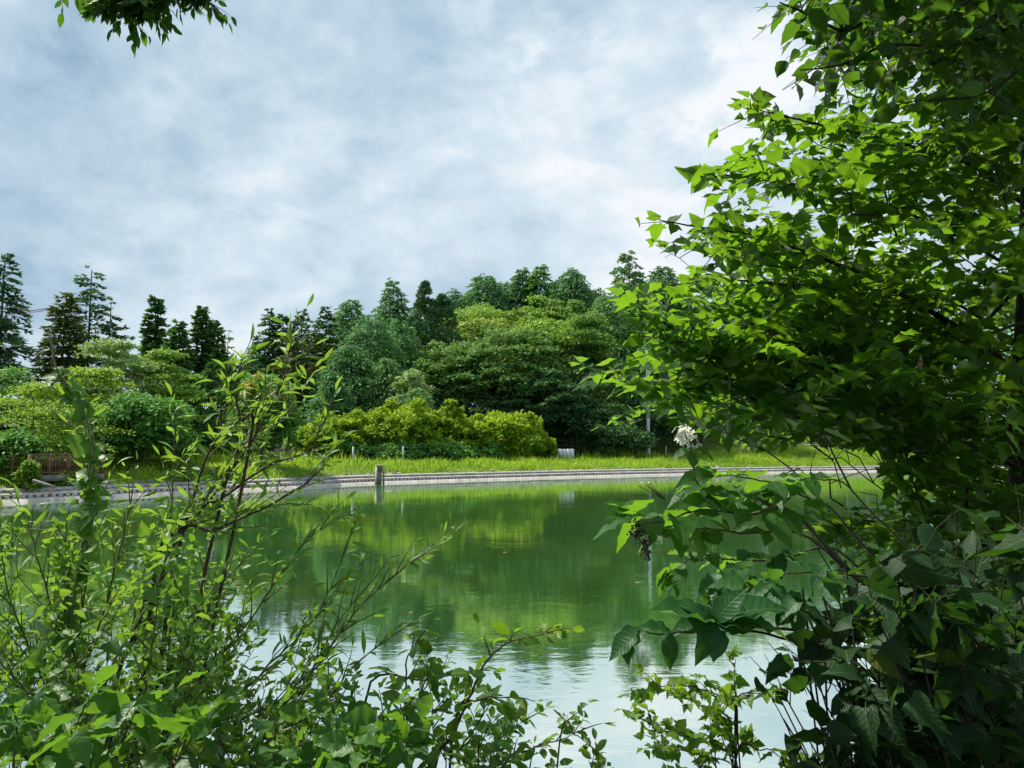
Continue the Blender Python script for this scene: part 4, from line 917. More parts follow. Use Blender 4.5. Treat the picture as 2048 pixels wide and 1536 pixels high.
MAIN = [
    ([(2070, 790, 3.0), (1985, 705, 2.95), (1890, 640, 2.9), (1790, 582, 2.85), (1690, 535, 2.8), (1600, 500, 2.75), (1500, 470, 2.65), (1400, 455, 2.6), (1320, 440, 2.5)], .024),
    ([(2080, 960, 3.0), (1960, 900, 2.9), (1780, 868, 2.8), (1640, 846, 2.75), (1540, 815, 2.65), (1470, 770, 2.6), (1390, 690, 2.5), (1320, 640, 2.45), (1270, 600, 2.4)], .017),
    ([(2090, 820, 3.1), (1960, 820, 3.1), (1850, 818, 3.0), (1700, 790, 2.9), (1560, 770, 2.7), (1420, 770, 2.6), (1300, 775, 2.5), (1230, 775, 2.4), (1195, 772, 2.35)], .014),
    ([(2060, 420, 3.1), (1960, 340, 3.0), (1850, 300, 2.9), (1700, 262, 2.8), (1600, 240, 2.7), (1530, 222, 2.65), (1480, 214, 2.6)], .014),
    ([(2060, 560, 3.2), (1930, 480, 3.1), (1800, 420, 3.0), (1680, 385, 2.9), (1560, 365, 2.75), (1450, 350, 2.65), (1350, 335, 2.55)], .013),
    ([(2050, 700, 3.2), (1900, 600, 3.2), (1760, 560, 3.1), (1600, 570, 2.9), (1450, 560, 2.8), (1350, 570, 2.7), (1270, 585, 2.6)], .012),
    ([(1990, 1540, 2.9), (1940, 1200, 2.95), (1930, 1050, 3.0), (1945, 900, 3.0), (1975, 740, 3.05)], .020),
    ([(1870, 1080, 2.7), (1835, 990, 2.75), (1808, 895, 2.8), (1800, 800, 2.85)], .010),
    ([(2050, 180, 3.1), (1900, 120, 3.0), (1760, 110, 2.9), (1660, 150, 2.8)], .010),
    ([(2060, 640, 2.9), (1900, 690, 2.8), (1750, 700, 2.7), (1600, 690, 2.6), (1480, 680, 2.5), (1370, 690, 2.4)], .010),
    ([(1480, 700, 2.7), (1420, 760, 2.6), (1380, 800, 2.55), (1300, 835, 2.5), (1240, 850, 2.45)], .006),
]
for pts, rad in MAIN:
    w = mp.stem(pts, rad * .62, name='branch', tip=.12)
    mp.dress(w, .080, .040, .065, .34, start=.12, ang=.95, up=.06, pair=True, droop=.20, sd=.36, rad=.0022)
r = np.random.default_rng(91)
for k in range(205):      # filler boughs behind and above, growing out from the trunk
    y0 = r.uniform(2.6, 4.6) if k % 3 else r.uniform(3.0, 5.2); bx = r.uniform(1560, 2100) if k % 4 else r.uniform(1330, 1720); by = r.uniform(-60, 1400) if k % 4 else r.uniform(480, 860)
    a_ = P(bx + r.uniform(60, 240), by + r.uniform(20, 170), y0); b_ = P(bx, by, y0 - .3)
    q = bow(a_, b_, 6, .05, 0, r); mp.tw.tube(q, .004 * np.linspace(1, .4, 6), 4, cap=False)
    mp.dress(catmull(q, 3), .080, .045, .12, .30, start=.05, ang=.9, up=.06, pair=True, droop=.20, sd=.36)
for k in range(16):       # the crown goes on above and to the right of the frame
    a_ = np.array([2.1 + r.uniform(-.2, .2), 3.1, r.uniform(2.5, 5.2)]); b_ = a_ + np.array([r.uniform(-.9, 2.6), r.uniform(-2.2, 1.6), r.uniform(.2, 1.2)])
    if proj(b_)[1] > -40 and proj(b_)[2] > 0 and proj(b_)[0] < 1700: continue
    q = bow(a_, b_, 6, .1, 0, r); mp.tw.tube(q, .008 * np.linspace(1, .3, 6), 4, cap=False)
    mp.dress(catmull(q, 3), .095, .045, .11, .38, start=.2, ang=.9, up=.1, pair=True, droop=.35)
def crown_quads(rr, n, nb, lo, hi, size):
    c = rr.uniform(lo, hi, (nb, 3)); i = rr.integers(0, nb, n); p = c[i] + rr.normal(0, 1, (n, 3)) * (.30, .30, .14)
    nn = unit(rr.normal(0, .5, (n, 3)) + np.array([0, 0, 1.])); d = np.cross(nn, rr.normal(0, 1, (n, 3))); L = rr.uniform(*size, n)
    ok = (proj(p)[1] < -60) | (proj(p)[2] < 0) | (proj(p)[0] > 2200) | (proj(p)[0] < -150)
    V_, Q_, T_2 = rhombs(p[ok], d[ok], nn[ok], L[ok], L[ok] * .6, rr.uniform(0, 1, ok.sum())); return V_, Q_, T_2
V_, Q_, T_2 = crown_quads(np.random.default_rng(17), 15000, 150, (1.25, .8, 4.1), (4.6, 5.6, 6.4), (.09, .15))  # unseen part of the crown above the frame, added to shade the right side
o_ = obj('crown', npmesh('crown', V_ - mp.base, Q_, M['l_maple'], tint=T_2, uv=np.tile([(.5, 0), (.2, .5), (.5, 1), (.8, .5)], (len(V_) // 4, 1))), mp.root); o_['kind'] = 'stuff'
dl = P(1832, 742, 2.3); V, Qd, uv = TPL['ovate'][2]
o_ = obj('withered_leaf', npmesh('withered_leaf', V * .055, Qd, M['dead_leaf'], uv=uv), mp.root, Vector(dl - mp.base)); o_.rotation_euler = (2.2, .4, .8); o_['label'] = 'curled orange brown dead leaf'
print('maple', mp.finish())

# ----- upper right: tree with oval leaves
def keep_up(px, py, pos): return in_poly(px, py, [(1505, -10), (1515, 65), (1590, 62), (1560, 120), (1560, 165), (1640, 200), (1720, 250), (1900, 300), (2300, 420), (2300, -500), (1480, -500)])
ov = Plant('cherry_tree', 'tree with broad oval leaves in the top right corner above the maple', 'tree', 'ovate', 'l_ovate', (2.9, 2.2, tz(2.9, 2.2)), 'bark_dark', 12, keep_up)
ov.stem([(2.9, 2.2, tz(2.9, 2.2) - .1), (2.8, 2.2, 2.0), (2.6, 2.3, 3.4), (2.5, 2.3, 4.6)], .06, raw=True, tip=.4, name='trunk')
for pts, rad in (([(2300, -260, 2.4), (2000, -60, 2.3), (1800, -20, 2.25), (1700, 60, 2.2), (1620, 30, 2.15), (1560, 5, 2.1)], .009), ([(2250, -100, 2.3), (2050, 40, 2.3), (1900, 90, 2.25), (1780, 90, 2.2), (1680, 130, 2.15), (1600, 140, 2.1)], .008),
                 ([(1830, -180, 2.3), (1740, -60, 2.25), (1690, 40, 2.2), (1676, 85, 2.2)], .006), ([(2200, 60, 2.2), (2060, 130, 2.2), (1960, 190, 2.15), (1850, 200, 2.1)], .007), ([(2100, -120, 2.5), (1980, 60, 2.5), (1985, 240, 2.5)], .008)):
    w = ov.stem(pts, rad, name='branch'); ov.dress(w, .085, .045, .09, .26, start=.1, ang=.9, up=.0, droop=.4, rad=.002)
for k in range(55):
    y0 = r.uniform(2.1, 3.2); bx, by = r.uniform(1560, 2090), r.uniform(-160, 190); a_ = P(bx + r.uniform(60, 200), by - r.uniform(20, 160), y0); b_ = P(bx, by, y0 - .1)
    q = bow(a_, b_, 6, .03, 0, r); ov.tw.tube(q, .0035 * np.linspace(1, .4, 6), 4, cap=False); ov.dress(catmull(q, 3), .085, .045, .1, .22, start=.05, ang=.9, droop=.4)
print('cherry', ov.finish())

# ----- hydrangea with white flower head
hy = Plant('hydrangea', 'hydrangea with broad veined leaves and one white flower head over the water', 'hydrangea', 'hydra', 'l_hydra', base_at(1790, 2.15), 'twig_brown', 13)
hb = np.array(hy.base)
for k, (pts, rad, L) in enumerate((([(1640, 1080, 2.0), (1540, 1010, 1.95), (1470, 985, 1.9), (1400, 975, 1.85), (1386, 925, 1.85), (1378, 893, 1.85)], .0045, .085), ([(1600, 1040, 2.0), (1500, 1030, 1.9), (1400, 1020, 1.85), (1330, 1040, 1.8), (1270, 1030, 1.75)], .004, .10),
                              ([(1700, 1060, 2.1), (1590, 985, 2.0), (1520, 960, 1.95), (1440, 950, 1.9)], .004, .09), ([(1650, 1100, 2.0), (1480, 1066, 1.9), (1400, 1058, 1.85), (1330, 1070, 1.8)], .004, .085),
                              ([(1700, 1120, 2.1), (1560, 1120, 2.0), (1470, 1120, 1.95), (1400, 1110, 1.9), (1350, 1140, 1.9)], .004, .08), ([(1720, 1000, 2.1), (1640, 960, 2.05), (1600, 960, 2.0), (1550, 985, 2.0)], .003, .075))):
    ch = [np.array(hy.base) + r.uniform(-.06, .06, 3) * [1, 1, 0], P(pts[0][0] + 190, pts[0][1] + 330, pts[0][2] + .1)] + [P(*q_) for q_ in pts]; w = hy.stem(ch, rad * 1.25, raw=True, name='branch')[12:]
    if k == 0:
        w = w[:18]
        for px, dx in ((1384, -1), (1384, 1)): hy.leaf(P(px, 900, 1.85), (dx * 1.0, -.3, -.15), (0, -.4, 1), .055)
        hy.leaf(P(1384, 905, 1.85), (-.1, -.8, -.6), (0, -.8, .6), .05)
    seg_ = len(w)
    for i in range(4, seg_, 3):
        t = unit(w[min(i + 1, seg_ - 1)] - w[i - 1])
        for sg in (1, -1):
            sd_ = unit(np.cross(t, [0, 0, 1.])) * sg; hy.leaf(w[i], t * .6 + sd_ + r.normal(0, .25, 3) + np.array([0, 0, .05]), (r.normal(0, .3), r.normal(-.2, .3), 1), L * r.uniform(.75, 1.2))
    for q in range(5): hy.leaf(w[-1] + r.normal(0, .008, 3), t + r.normal(0, .8, 3) * np.array([1, 1, .3]), (r.normal(0, .3), r.normal(-.2, .3), 1), L * r.uniform(.7, 1.2))
# flower head: four-petalled florets
def floret_mesh():
    V = []; Q = []
    for k in range(4):
        a = k * math.pi / 2; c, s_ = math.cos(a), math.sin(a)
        for x, y, z in ((0, 0, 0), (.42, -.36, .10), (.95, 0, .02), (.42, .36, .10)): V.append((c * x - s_ * y, s_ * x + c * y, z))
        Q.append((k * 4, k * 4 + 1, k * 4 + 2, k * 4 + 3))
    return npmesh('floret', np.array(V), np.array(Q), M['petal'])
fm = floret_mesh(); fr = np.random.default_rng(3)
for k in range(46):
    t = fr.uniform(0, 1); c_ = P(1378 - 12 * t + fr.normal(0, 4), 893 - 40 * t, 1.85) ; a = fr.uniform(0, 6.28); rr = .030 * (1 - .45 * t) * fr.uniform(.4, 1)
    p_ = c_ + np.array([math.cos(a) * rr, math.sin(a) * rr, fr.normal(0, .003)]); o_ = obj('floret', fm, hy.root, Vector(p_ - hy.base))
    o_.rotation_euler = (fr.normal(1.1, .4), fr.normal(0, .5), fr.uniform(0, 6.28)); z_ = fr.uniform(.006, .0125); o_.scale = (z_, z_, z_)
hy.tw.tube(np.array([P(1379, 896, 1.85), P(1372, 870, 1.85), P(1366, 852, 1.85)]), .0012, 4)
# small spent green flower head
for k in range(14):
    a = fr.uniform(0, 6.28); hy.tw.tube(np.array([P(1330, 1000, 1.8), P(1290 + fr.normal(0, 9), 968 + fr.normal(0, 5), 1.8)]), .0005, 4, cap=False)
for k in range(5):
    p_ = P(1288 + fr.normal(0, 9), 967 + fr.normal(0, 3), 1.8); o_ = obj('floret', fm, hy.root, Vector(p_ - hy.base)); o_.rotation_euler = (.3, .2, k); o_.scale = (.006,) * 3
print('hydrangea', hy.finish())
# dark seed cluster hanging beside it
sc_ = P(1268, 1052, 1.66); se = empty('seed_cluster', sc_, label='dark hanging cluster of dried seeds by the hydrangea leaves', cat='seed cluster')
mb = MB(); path = catmull([P(1262, 1052, 1.66), P(1275, 1062, 1.66), P(1288, 1085, 1.66), P(1297, 1122, 1.66)], 6); mb.tube(path, .0012, 4); mb.tube(np.array([P(1262, 1052, 1.66), P(1290, 1046, 1.66), P(1325, 1044, 1.68)]), .0014, 5); mb.build('stalk', M['seed_dark'], se)
mb = MB()
for k in range(120):
    t = fr.uniform(.15, 1); c_ = path[int(t * (len(path) - 1))] + fr.normal(0, .0085 * math.sin(math.pi * min(1, t * .85 + .08)) + .0015, 3); z_ = fr.uniform(.0016, .0034)
    mb.tube(np.array([c_ - [0, 0, z_], c_ - [0, 0, z_ * .4], c_ + [0, 0, z_ * .4], c_ + [0, 0, z_]]), [z_ * .2, z_ * .95, z_ * .95, z_ * .2], 5)
o_ = mb.build('seeds', M['seed_dark'], se); o_['kind'] = 'stuff'

# ----- large leaved shrub under the hydrangea
bg_ = Plant('large_leaved_shrub', 'shrub with very large glossy drooping leaves low over the water', 'shrub', 'big', 'l_big', base_at(1850, 1.7), 'twig_brown', 14)
def whorl(pl, c, leaves, L0):
    for ang_, el, L, tilt in leaves:
        a = math.radians(ang_); pl.leaf(c, (math.cos(a), -.25 + .5 * math.sin(math.radians(tilt * 7)), math.sin(a) * 1.0 + el), (0, -.55, 1), L0 * L)
for pts, rad in (([(1800, 1330, 1.7), (1640, 1270, 1.62), (1500, 1252, 1.55), (1410, 1246, 1.5)], .005), ([(1800, 1290, 1.7), (1620, 1230, 1.65), (1500, 1210, 1.6), (1425, 1195, 1.55)], .004), ([(1750, 1360, 1.7), (1560, 1275, 1.6), (1420, 1262, 1.5), (1330, 1268, 1.45), (1275, 1262, 1.42)], .0035), ([(1850, 1200, 1.8), (1700, 1150, 1.75), (1600, 1145, 1.7), (1530, 1160, 1.65)], .004),
                 ([(1900, 1330, 1.7), (1790, 1260, 1.6), (1700, 1240, 1.55), (1640, 1290, 1.5)], .004), ([(1950, 1280, 1.6), (1880, 1180, 1.55), (1800, 1160, 1.5), (1720, 1190, 1.5)], .004)):
    ch = [np.array(bg_.base) + r.uniform(-.06, .06, 3) * [1, 1, 0], P(pts[0][0] + 190, pts[0][1] + 330, pts[0][2] + .1)] + [P(*q_) for q_ in pts]; w = bg_.stem(ch, rad * 1.25, raw=True, name='branch')[12:]
c1, c2 = P(1430, 1246, 1.5), P(1400, 1262, 1.5)
for c_, d_, nr, L in ((c1, (-.95, -.25, .32), (-.25, -.3, .95), .150), (c1, (-.75, -.3, .12), (0, -.6, .9), .095), (c1, (-.35, -.55, -.35), (-.1, -.9, .35), .080), (c1, (-.15, -.5, -.62), (.1, -.95, .2), .085), (c1, (-.55, -.3, .75), (.6, -.6, .5), .070), (c1, (.15, -.4, .62), (-.4, -.7, .5), .085), (c1, (.7, -.1, .45), (-.4, -.4, .9), .15),
                      (c1, (1.0, -.35, .10), (0, -.45, .9), .115), (c1, (1.0, -.4, -.12), (0, -.75, .6), .075), (c1, (.95, .2, .3), (-.2, -.3, .95), .18), (c1, (.2, .5, .4), (-.2, -.5, .8), .09), (c1, (-.5, .5, .35), (0, -.3, .9), .1),
                      (P(1275, 1262, 1.42), (-.35, -.4, -.75), (-.9, -.4, .3), .075), (P(1290, 1262, 1.42), (-.85, -.2, -.3), (-.3, -.6, .7), .085), (P(1345, 1268, 1.45), (-.9, -.1, .3), (-.5, -.3, .8), .07), (P(1345, 1268, 1.45), (-.3, -.4, -.6), (-.5, -.8, .2), .06)):
    bg_.leaf(c_, d_, nr, L * .9)
for px, py, Y, n_ in ((1430, 1175, 1.6, 7), (1530, 1160, 1.65, 7), (1600, 1200, 1.6, 7), (1520, 1215, 1.6, 5), (1640, 1150, 1.7, 5), (1560, 1110, 1.8, 5), (1480, 1140, 1.75, 5)):
    c_ = P(px, py, Y)
    for _ in range(n_):
        a = r.uniform(0, 6.28); bg_.leaf(c_ + r.normal(0, .012, 3), (math.cos(a), math.sin(a) * .8, r.normal(-.15, .35)), (r.normal(0, .3), r.normal(-.35, .3), 1), .064 * r.uniform(.65, 1.2))
print('big', bg_.finish())

# ----- dark heart leaved thicket, bottom right
def keep_dk(px, py, pos): return in_poly(px, py, [(1500, 1330), (1520, 1290), (1620, 1270), (1700, 1130), (1800, 1060), (2300, 900), (2300, 1800), (1540, 1800), (1560, 1500), (1640, 1440), (1700, 1400), (1700, 1360), (1600, 1370), (1530, 1400)])
dk = Plant('heart_leaved_shrub', 'dark thicket of pointed heart shaped leaves in the bottom right corner', 'shrub', 'heart', 'l_painted_shade', base_at(2000, 1.5), 'bark_dark', 15, keep_dk)
db = np.array(dk.base)
for k in range(84):
    tx, ty, Y = r.uniform(1560, 2080), r.uniform(1080, 1600), r.uniform(1.35, 2.2); tip_ = P(tx, ty, Y); b0 = db + np.array([r.uniform(-.25, .4), r.uniform(-.1, .5), 0])
    w = dk.stem([b0, b0 * .5 + tip_ * .5 + np.array([.08, 0, .04]), tip_], .004, raw=True, tip=.4) if k < 18 else catmull(bow(b0, tip_, 5, .03), 4)
    if k >= 18: dk.tw.tube(w, .002, 4, cap=False)
    dk.dress(w, .075, .045, .10, .20, start=.45, ang=.9, up=.1, droop=.4)
for pts in ([(1790, 1560, 1.6), (1662, 1430, 1.55), (1652, 1340, 1.55), (1620, 1282, 1.55)],):
    w = dk.stem(pts, .0022); 
    for px, py, dx, dz in ((1608, 1292, -.5, -.7), (1600, 1288, .1, -1), (1565, 1275, -.2, .3), (1560, 1330, -.5, -.8), (1612, 1290, -1, .2)): dk.leaf(P(1625, 1282, 1.55), (dx, -.2, dz), (-.3, -1, .2), .055)
for _ in range(46):
    c_ = P(r.uniform(1600, 2050), r.uniform(1130, 1480), r.uniform(1.4, 1.9))
    for _k in range(7):
        a = r.uniform(0, 6.28); dk.leaf(c_ + r.normal(0, .014, 3), (math.cos(a), math.sin(a) * .8, r.normal(-.25, .35)), (r.normal(0, .3), r.normal(-.35, .3), 1), .066 * r.uniform(.6, 1.2))
    dk.tw.tube(bow(db + r.uniform(-.2, .3, 3) * [1, 1, 0], c_, 5, .05), .0022, 4, cap=False)
print('dark', dk.finish())

# ----- small bright shrub in front, bottom
def small_shrub(name, label, tp, mat, tips, base, L, gap, every, ln, seed, bark='twig_brown', keep=None, rad=.0028, cat='shrub', group=None, **kw):
    pl = Plant(name, label, cat, tp, mat, base, bark, seed, keep, group=group); b0 = np.array(base)
    for t_ in tips:
        pts = [P(*q) for q in t_]; st = pts[0]; b1 = b0 + pl.r.uniform(-.08, .08, 3) * [1, 1, 0]
        up_ = [b1, b1 * .45 + st * .55 - (pts[1] - st) * .15] if st[2] > b1[2] + .15 else []
        w = pl.stem(up_ + pts, rad * 1.3, raw=True, name='stem')[6 * len(up_):]
        pl.dress(w, L, gap, every, ln, **kw)
    print(name, pl.finish()); return pl
small_shrub('small_maple_sapling', 'small sunlit sapling of light toothed leaves low in front of the water', 'maple', 'l_fresh',
    [[(1466, 1560, 1.9), (1470, 1480, 1.9), (1474, 1400, 1.9), (1500, 1385, 1.9), (1530, 1380, 1.9)], [(1472, 1440, 1.9), (1440, 1400, 1.88), (1390, 1375, 1.86), (1330, 1372, 1.85), (1300, 1378, 1.85)], [(1468, 1500, 1.9), (1400, 1480, 1.85), (1340, 1465, 1.82), (1290, 1442, 1.8)], [(1468, 1540, 1.9), (1400, 1510, 1.88), (1330, 1495, 1.85)], [(1474, 1420, 1.9), (1455, 1392, 1.92)], [(1470, 1530, 1.9), (1520, 1500, 1.9), (1560, 1500, 1.9)], [(1440, 1560, 1.85), (1390, 1540, 1.85), (1350, 1550, 1.85)]],
    base_at(1470, 1.9), .040, .022, .045, .085, 21, pair=True, droop=.3, ang=.9, start=.12)
# ----- left: willow shoots
wl = dict(ang=.55, up=.25, droop=.12, lean=.75, sd=.6, pair=False)
small_shrub('willow_shrub', 'leaning willow with narrow leaves, its long tip rising against the dark firs', 'willow', 'l_willow',
    [[(225, 1420, 1.95), (270, 1270, 1.95), (310, 1150, 1.95), (370, 1060, 1.95), (440, 975, 1.95), (505, 880, 1.95), (548, 800, 1.95), (575, 740, 1.95), (592, 695, 1.95)], [(310, 1150, 1.95), (352, 1060, 1.9), (390, 985, 1.9), (410, 920, 1.9), (440, 860, 1.9), (455, 800, 1.9)],
     [(365, 1062, 1.95), (440, 1000, 1.98), (540, 930, 2.0), (612, 905, 2.0), (640, 860, 2.0)], [(335, 1110, 1.95), (430, 1060, 1.9), (520, 1020, 1.88), (600, 975, 1.86), (640, 940, 1.86)], [(500, 890, 1.95), (480, 840, 1.9), (470, 780, 1.9), (475, 750, 1.9)], [(450, 965, 1.95), (520, 880, 2.05), (570, 830, 2.1), (600, 790, 2.1)]],
    base_at(215, 1.95), .060, .018, .036, .15, 31, bark='twig_brown', rad=.0048, start=.12, **wl)
small_shrub('willow_shrub', 'middle willow of thin upright shoots left of the open water', 'willow', 'l_willow',
    [[(330, 1500, 1.8), (420, 1340, 1.8), (500, 1240, 1.8), (560, 1150, 1.8), (610, 1085, 1.8), (640, 1060, 1.8)], [(400, 1500, 1.8), (520, 1350, 1.8), (610, 1260, 1.8), (655, 1190, 1.8), (690, 1100, 1.8)], [(430, 1520, 1.8), (560, 1400, 1.8), (640, 1320, 1.8), (720, 1215, 1.8), (790, 1150, 1.8), (850, 1106, 1.8)],
     [(480, 1560, 1.75), (560, 1450, 1.75), (620, 1350, 1.75), (665, 1260, 1.75), (720, 1190, 1.75)], [(360, 1420, 1.8), (380, 1300, 1.8), (420, 1200, 1.8), (480, 1130, 1.8)], [(500, 1540, 1.75), (640, 1420, 1.72), (700, 1340, 1.72), (760, 1290, 1.7)]],
    base_at(430, 1.75), .050, .016, .032, .14, 32, bark='twig_green', rad=.0028, start=.1, **wl)
small_shrub('willow_shrub', 'far left willow of fine shoots crossing the water edge', 'willow', 'l_willow',
    [[(120, 1480, 1.85), (150, 1330, 1.85), (170, 1180, 1.85), (185, 1050, 1.85), (190, 940, 1.85), (182, 860, 1.85)], [(150, 1420, 1.85), (200, 1250, 1.9), (235, 1120, 1.9), (260, 1010, 1.9)], [(100, 1450, 1.8), (60, 1300, 1.8), (20, 1200, 1.8), (5, 1120, 1.8)], [(180, 1450, 1.9), (290, 1250, 1.95), (330, 1100, 2.0), (345, 985, 2.0), (350, 875, 2.0)], [(140, 1500, 1.75), (30, 1360, 1.75), (-30, 1290, 1.75)], [(160, 1380, 1.8), (110, 1240, 1.8), (85, 1150, 1.8), (60, 1060, 1.8)]],
    base_at(130, 1.85), .052, .017, .034, .15, 33, bark='twig_green', rad=.0036, start=.12, **wl)
def fill_tips(seed, n, box, Y, basepx, keep):
    r_ = np.random.default_rng(seed); o_ = []
    while len(o_) < n:
        tx, ty = r_.uniform(box[0], box[2]), r_.uniform(box[1], box[3])
        if not in_poly(np.array(tx), np.array(ty), keep): continue
        y_ = r_.uniform(*Y); bx = tx * .75 + basepx * .25 + r_.uniform(-60, 60)
        o_.append([(bx, max(ty + 130, 1560), y_ + .05), ((bx + tx) / 2 - 10, (ty + max(ty + 130, 1560)) / 2, y_ + .03), (tx, ty, y_)])
    return o_
FILL = [(-20, 1180), (60, 1200), (160, 1120), (290, 1110), (420, 1150), (560, 1230), (700, 1290), (830, 1350), (930, 1420), (1050, 1470), (1120, 1600), (-20, 1600)]
small_shrub('privet_bush', 'dense bush of small oval leaves across the bottom left', 'rose', 'l_rose', fill_tips(5, 30, (-20, 1100, 760, 1560), (1.6, 2.1), 300, FILL), base_at(330, 1.8), .038, .018, .042, .13, 41, bark='twig_green', rad=.0022, start=.05, ang=.75, droop=.15, pair=True, sd=.6, up=.25)
small_shrub('privet_bush', 'small leaved bush at the bottom between the willow and the wild rose', 'rose', 'l_rose', fill_tips(6, 24, (560, 1290, 1080, 1580), (1.6, 2.0), 780, FILL), base_at(780, 1.8), .036, .018, .042, .12, 42, bark='twig_green', rad=.0020, start=.05, ang=.75, droop=.15, pair=True, sd=.6, up=.25)
small_shrub('leafy_shrub', 'shrub of broad toothed leaves along the bottom edge left of centre', 'tooth', 'l_under', fill_tips(7, 11, (430, 1400, 900, 1580), (1.4, 1.65), 620, [(400, 1600), (440, 1440), (560, 1390), (720, 1420), (860, 1470), (900, 1600)]), base_at(620, 1.5), .062, .036, .07, .10, 43, rad=.003, start=.05, ang=.9, droop=.3, pair=True, sd=.5)
small_shrub('leafy_shrub', 'shrub of broad pointed leaves in the bottom left corner', 'hydra', 'l_under', fill_tips(8, 9, (-20, 1380, 460, 1580), (1.3, 1.6), 200, [(-20, 1600), (-20, 1400), (140, 1370), (330, 1400), (460, 1480), (460, 1600)]), base_at(180, 1.45), .066, .034, .07, .10, 44, rad=.003, start=.05, ang=.8, droop=.2, pair=True, sd=.5)
small_shrub('spindle_bush', 'light green fine leaved bush between the twined stem and the leaning willow', 'rose', 'l_rose', fill_tips(15, 34, (-20, 1000, 560, 1420), (1.75, 2.3), 260, [(-20, 1040), (120, 1010), (240, 1060), (330, 1030), (470, 1120), (560, 1180), (560, 1420), (-20, 1420)]), base_at(240, 2.0), .034, .017, .045, .12, 45, bark='twig_green', rad=.0018, start=.3, ang=.7, droop=.1, pair=True, sd=.6, up=.25)
# ----- wild rose shoots arching over the water
small_shrub('wild_rose', 'wild rose with one thick arching stem tipped by yellow green leaves', 'rose', 'l_fresh',
    [[(850, 1590, 1.7), (905, 1470, 1.68), (950, 1370, 1.66), (975, 1320, 1.65), (1020, 1285, 1.64), (1085, 1268, 1.62)], [(905, 1470, 1.68), (960, 1400, 1.66), (1010, 1395, 1.65)], [(815, 1560, 1.75), (815, 1440, 1.75), (812, 1330, 1.75), (830, 1290, 1.75)], [(870, 1540, 1.7), (910, 1510, 1.66), (950, 1455, 1.66)], [(730, 1400, 1.8), (850, 1360, 1.78), (930, 1345, 1.75)]],
    base_at(850, 1.7), .050, .030, .07, .09, 51, rad=.0036, start=.25, ang=.9, droop=.35, pair=True)
small_shrub('wild_rose', 'wild rose twig of small leaves reaching furthest right over the reflected sky', 'rose', 'l_rose',
    [[(1000, 1570, 1.75), (1060, 1500, 1.75), (1120, 1480, 1.75), (1160, 1462, 1.75)], [(1120, 1480, 1.75), (1150, 1470, 1.75), (1178, 1490, 1.75)], [(980, 1560, 1.75), (1000, 1480, 1.75), (1050, 1440, 1.75)], [(960, 1580, 1.75), (960, 1480, 1.75), (990, 1440, 1.75)], [(1040, 1590, 1.75), (1100, 1540, 1.75)], [(1170, 1600, 1.7), (1200, 1545, 1.7)]],
    base_at(990, 1.75), .036, .018, .045, .075, 52, rad=.0024, start=.1, ang=.9, droop=.25, pair=True)
# ----- vine twined up the left willow
vn = Plant('climbing_vine', 'climbing vine with heart leaves twined up a stem, bare tip against the sky', 'vine', 'heart', 'l_vine', base_at(120, 1.8), 'vine_stem', 61)
vb = np.array(vn.base)
vpts = [(135, 1330, 1.8), (140, 1250, 1.8), (152, 1180, 1.8), (166, 1110, 1.8), (180, 1050, 1.8), (178, 990, 1.8), (186, 920, 1.8), (178, 860, 1.8), (158, 805, 1.8), (128, 765, 1.8), (112, 735, 1.8), (106, 705, 1.8), (99, 672, 1.8), (104, 652, 1.8), (112, 638, 1.8), (110, 622, 1.8)]
w = vn.stem(vpts, .0048, tip=.25); vn.stem([vb, (vb + w[0]) / 2, w[0]], .006, raw=True, tip=.8)
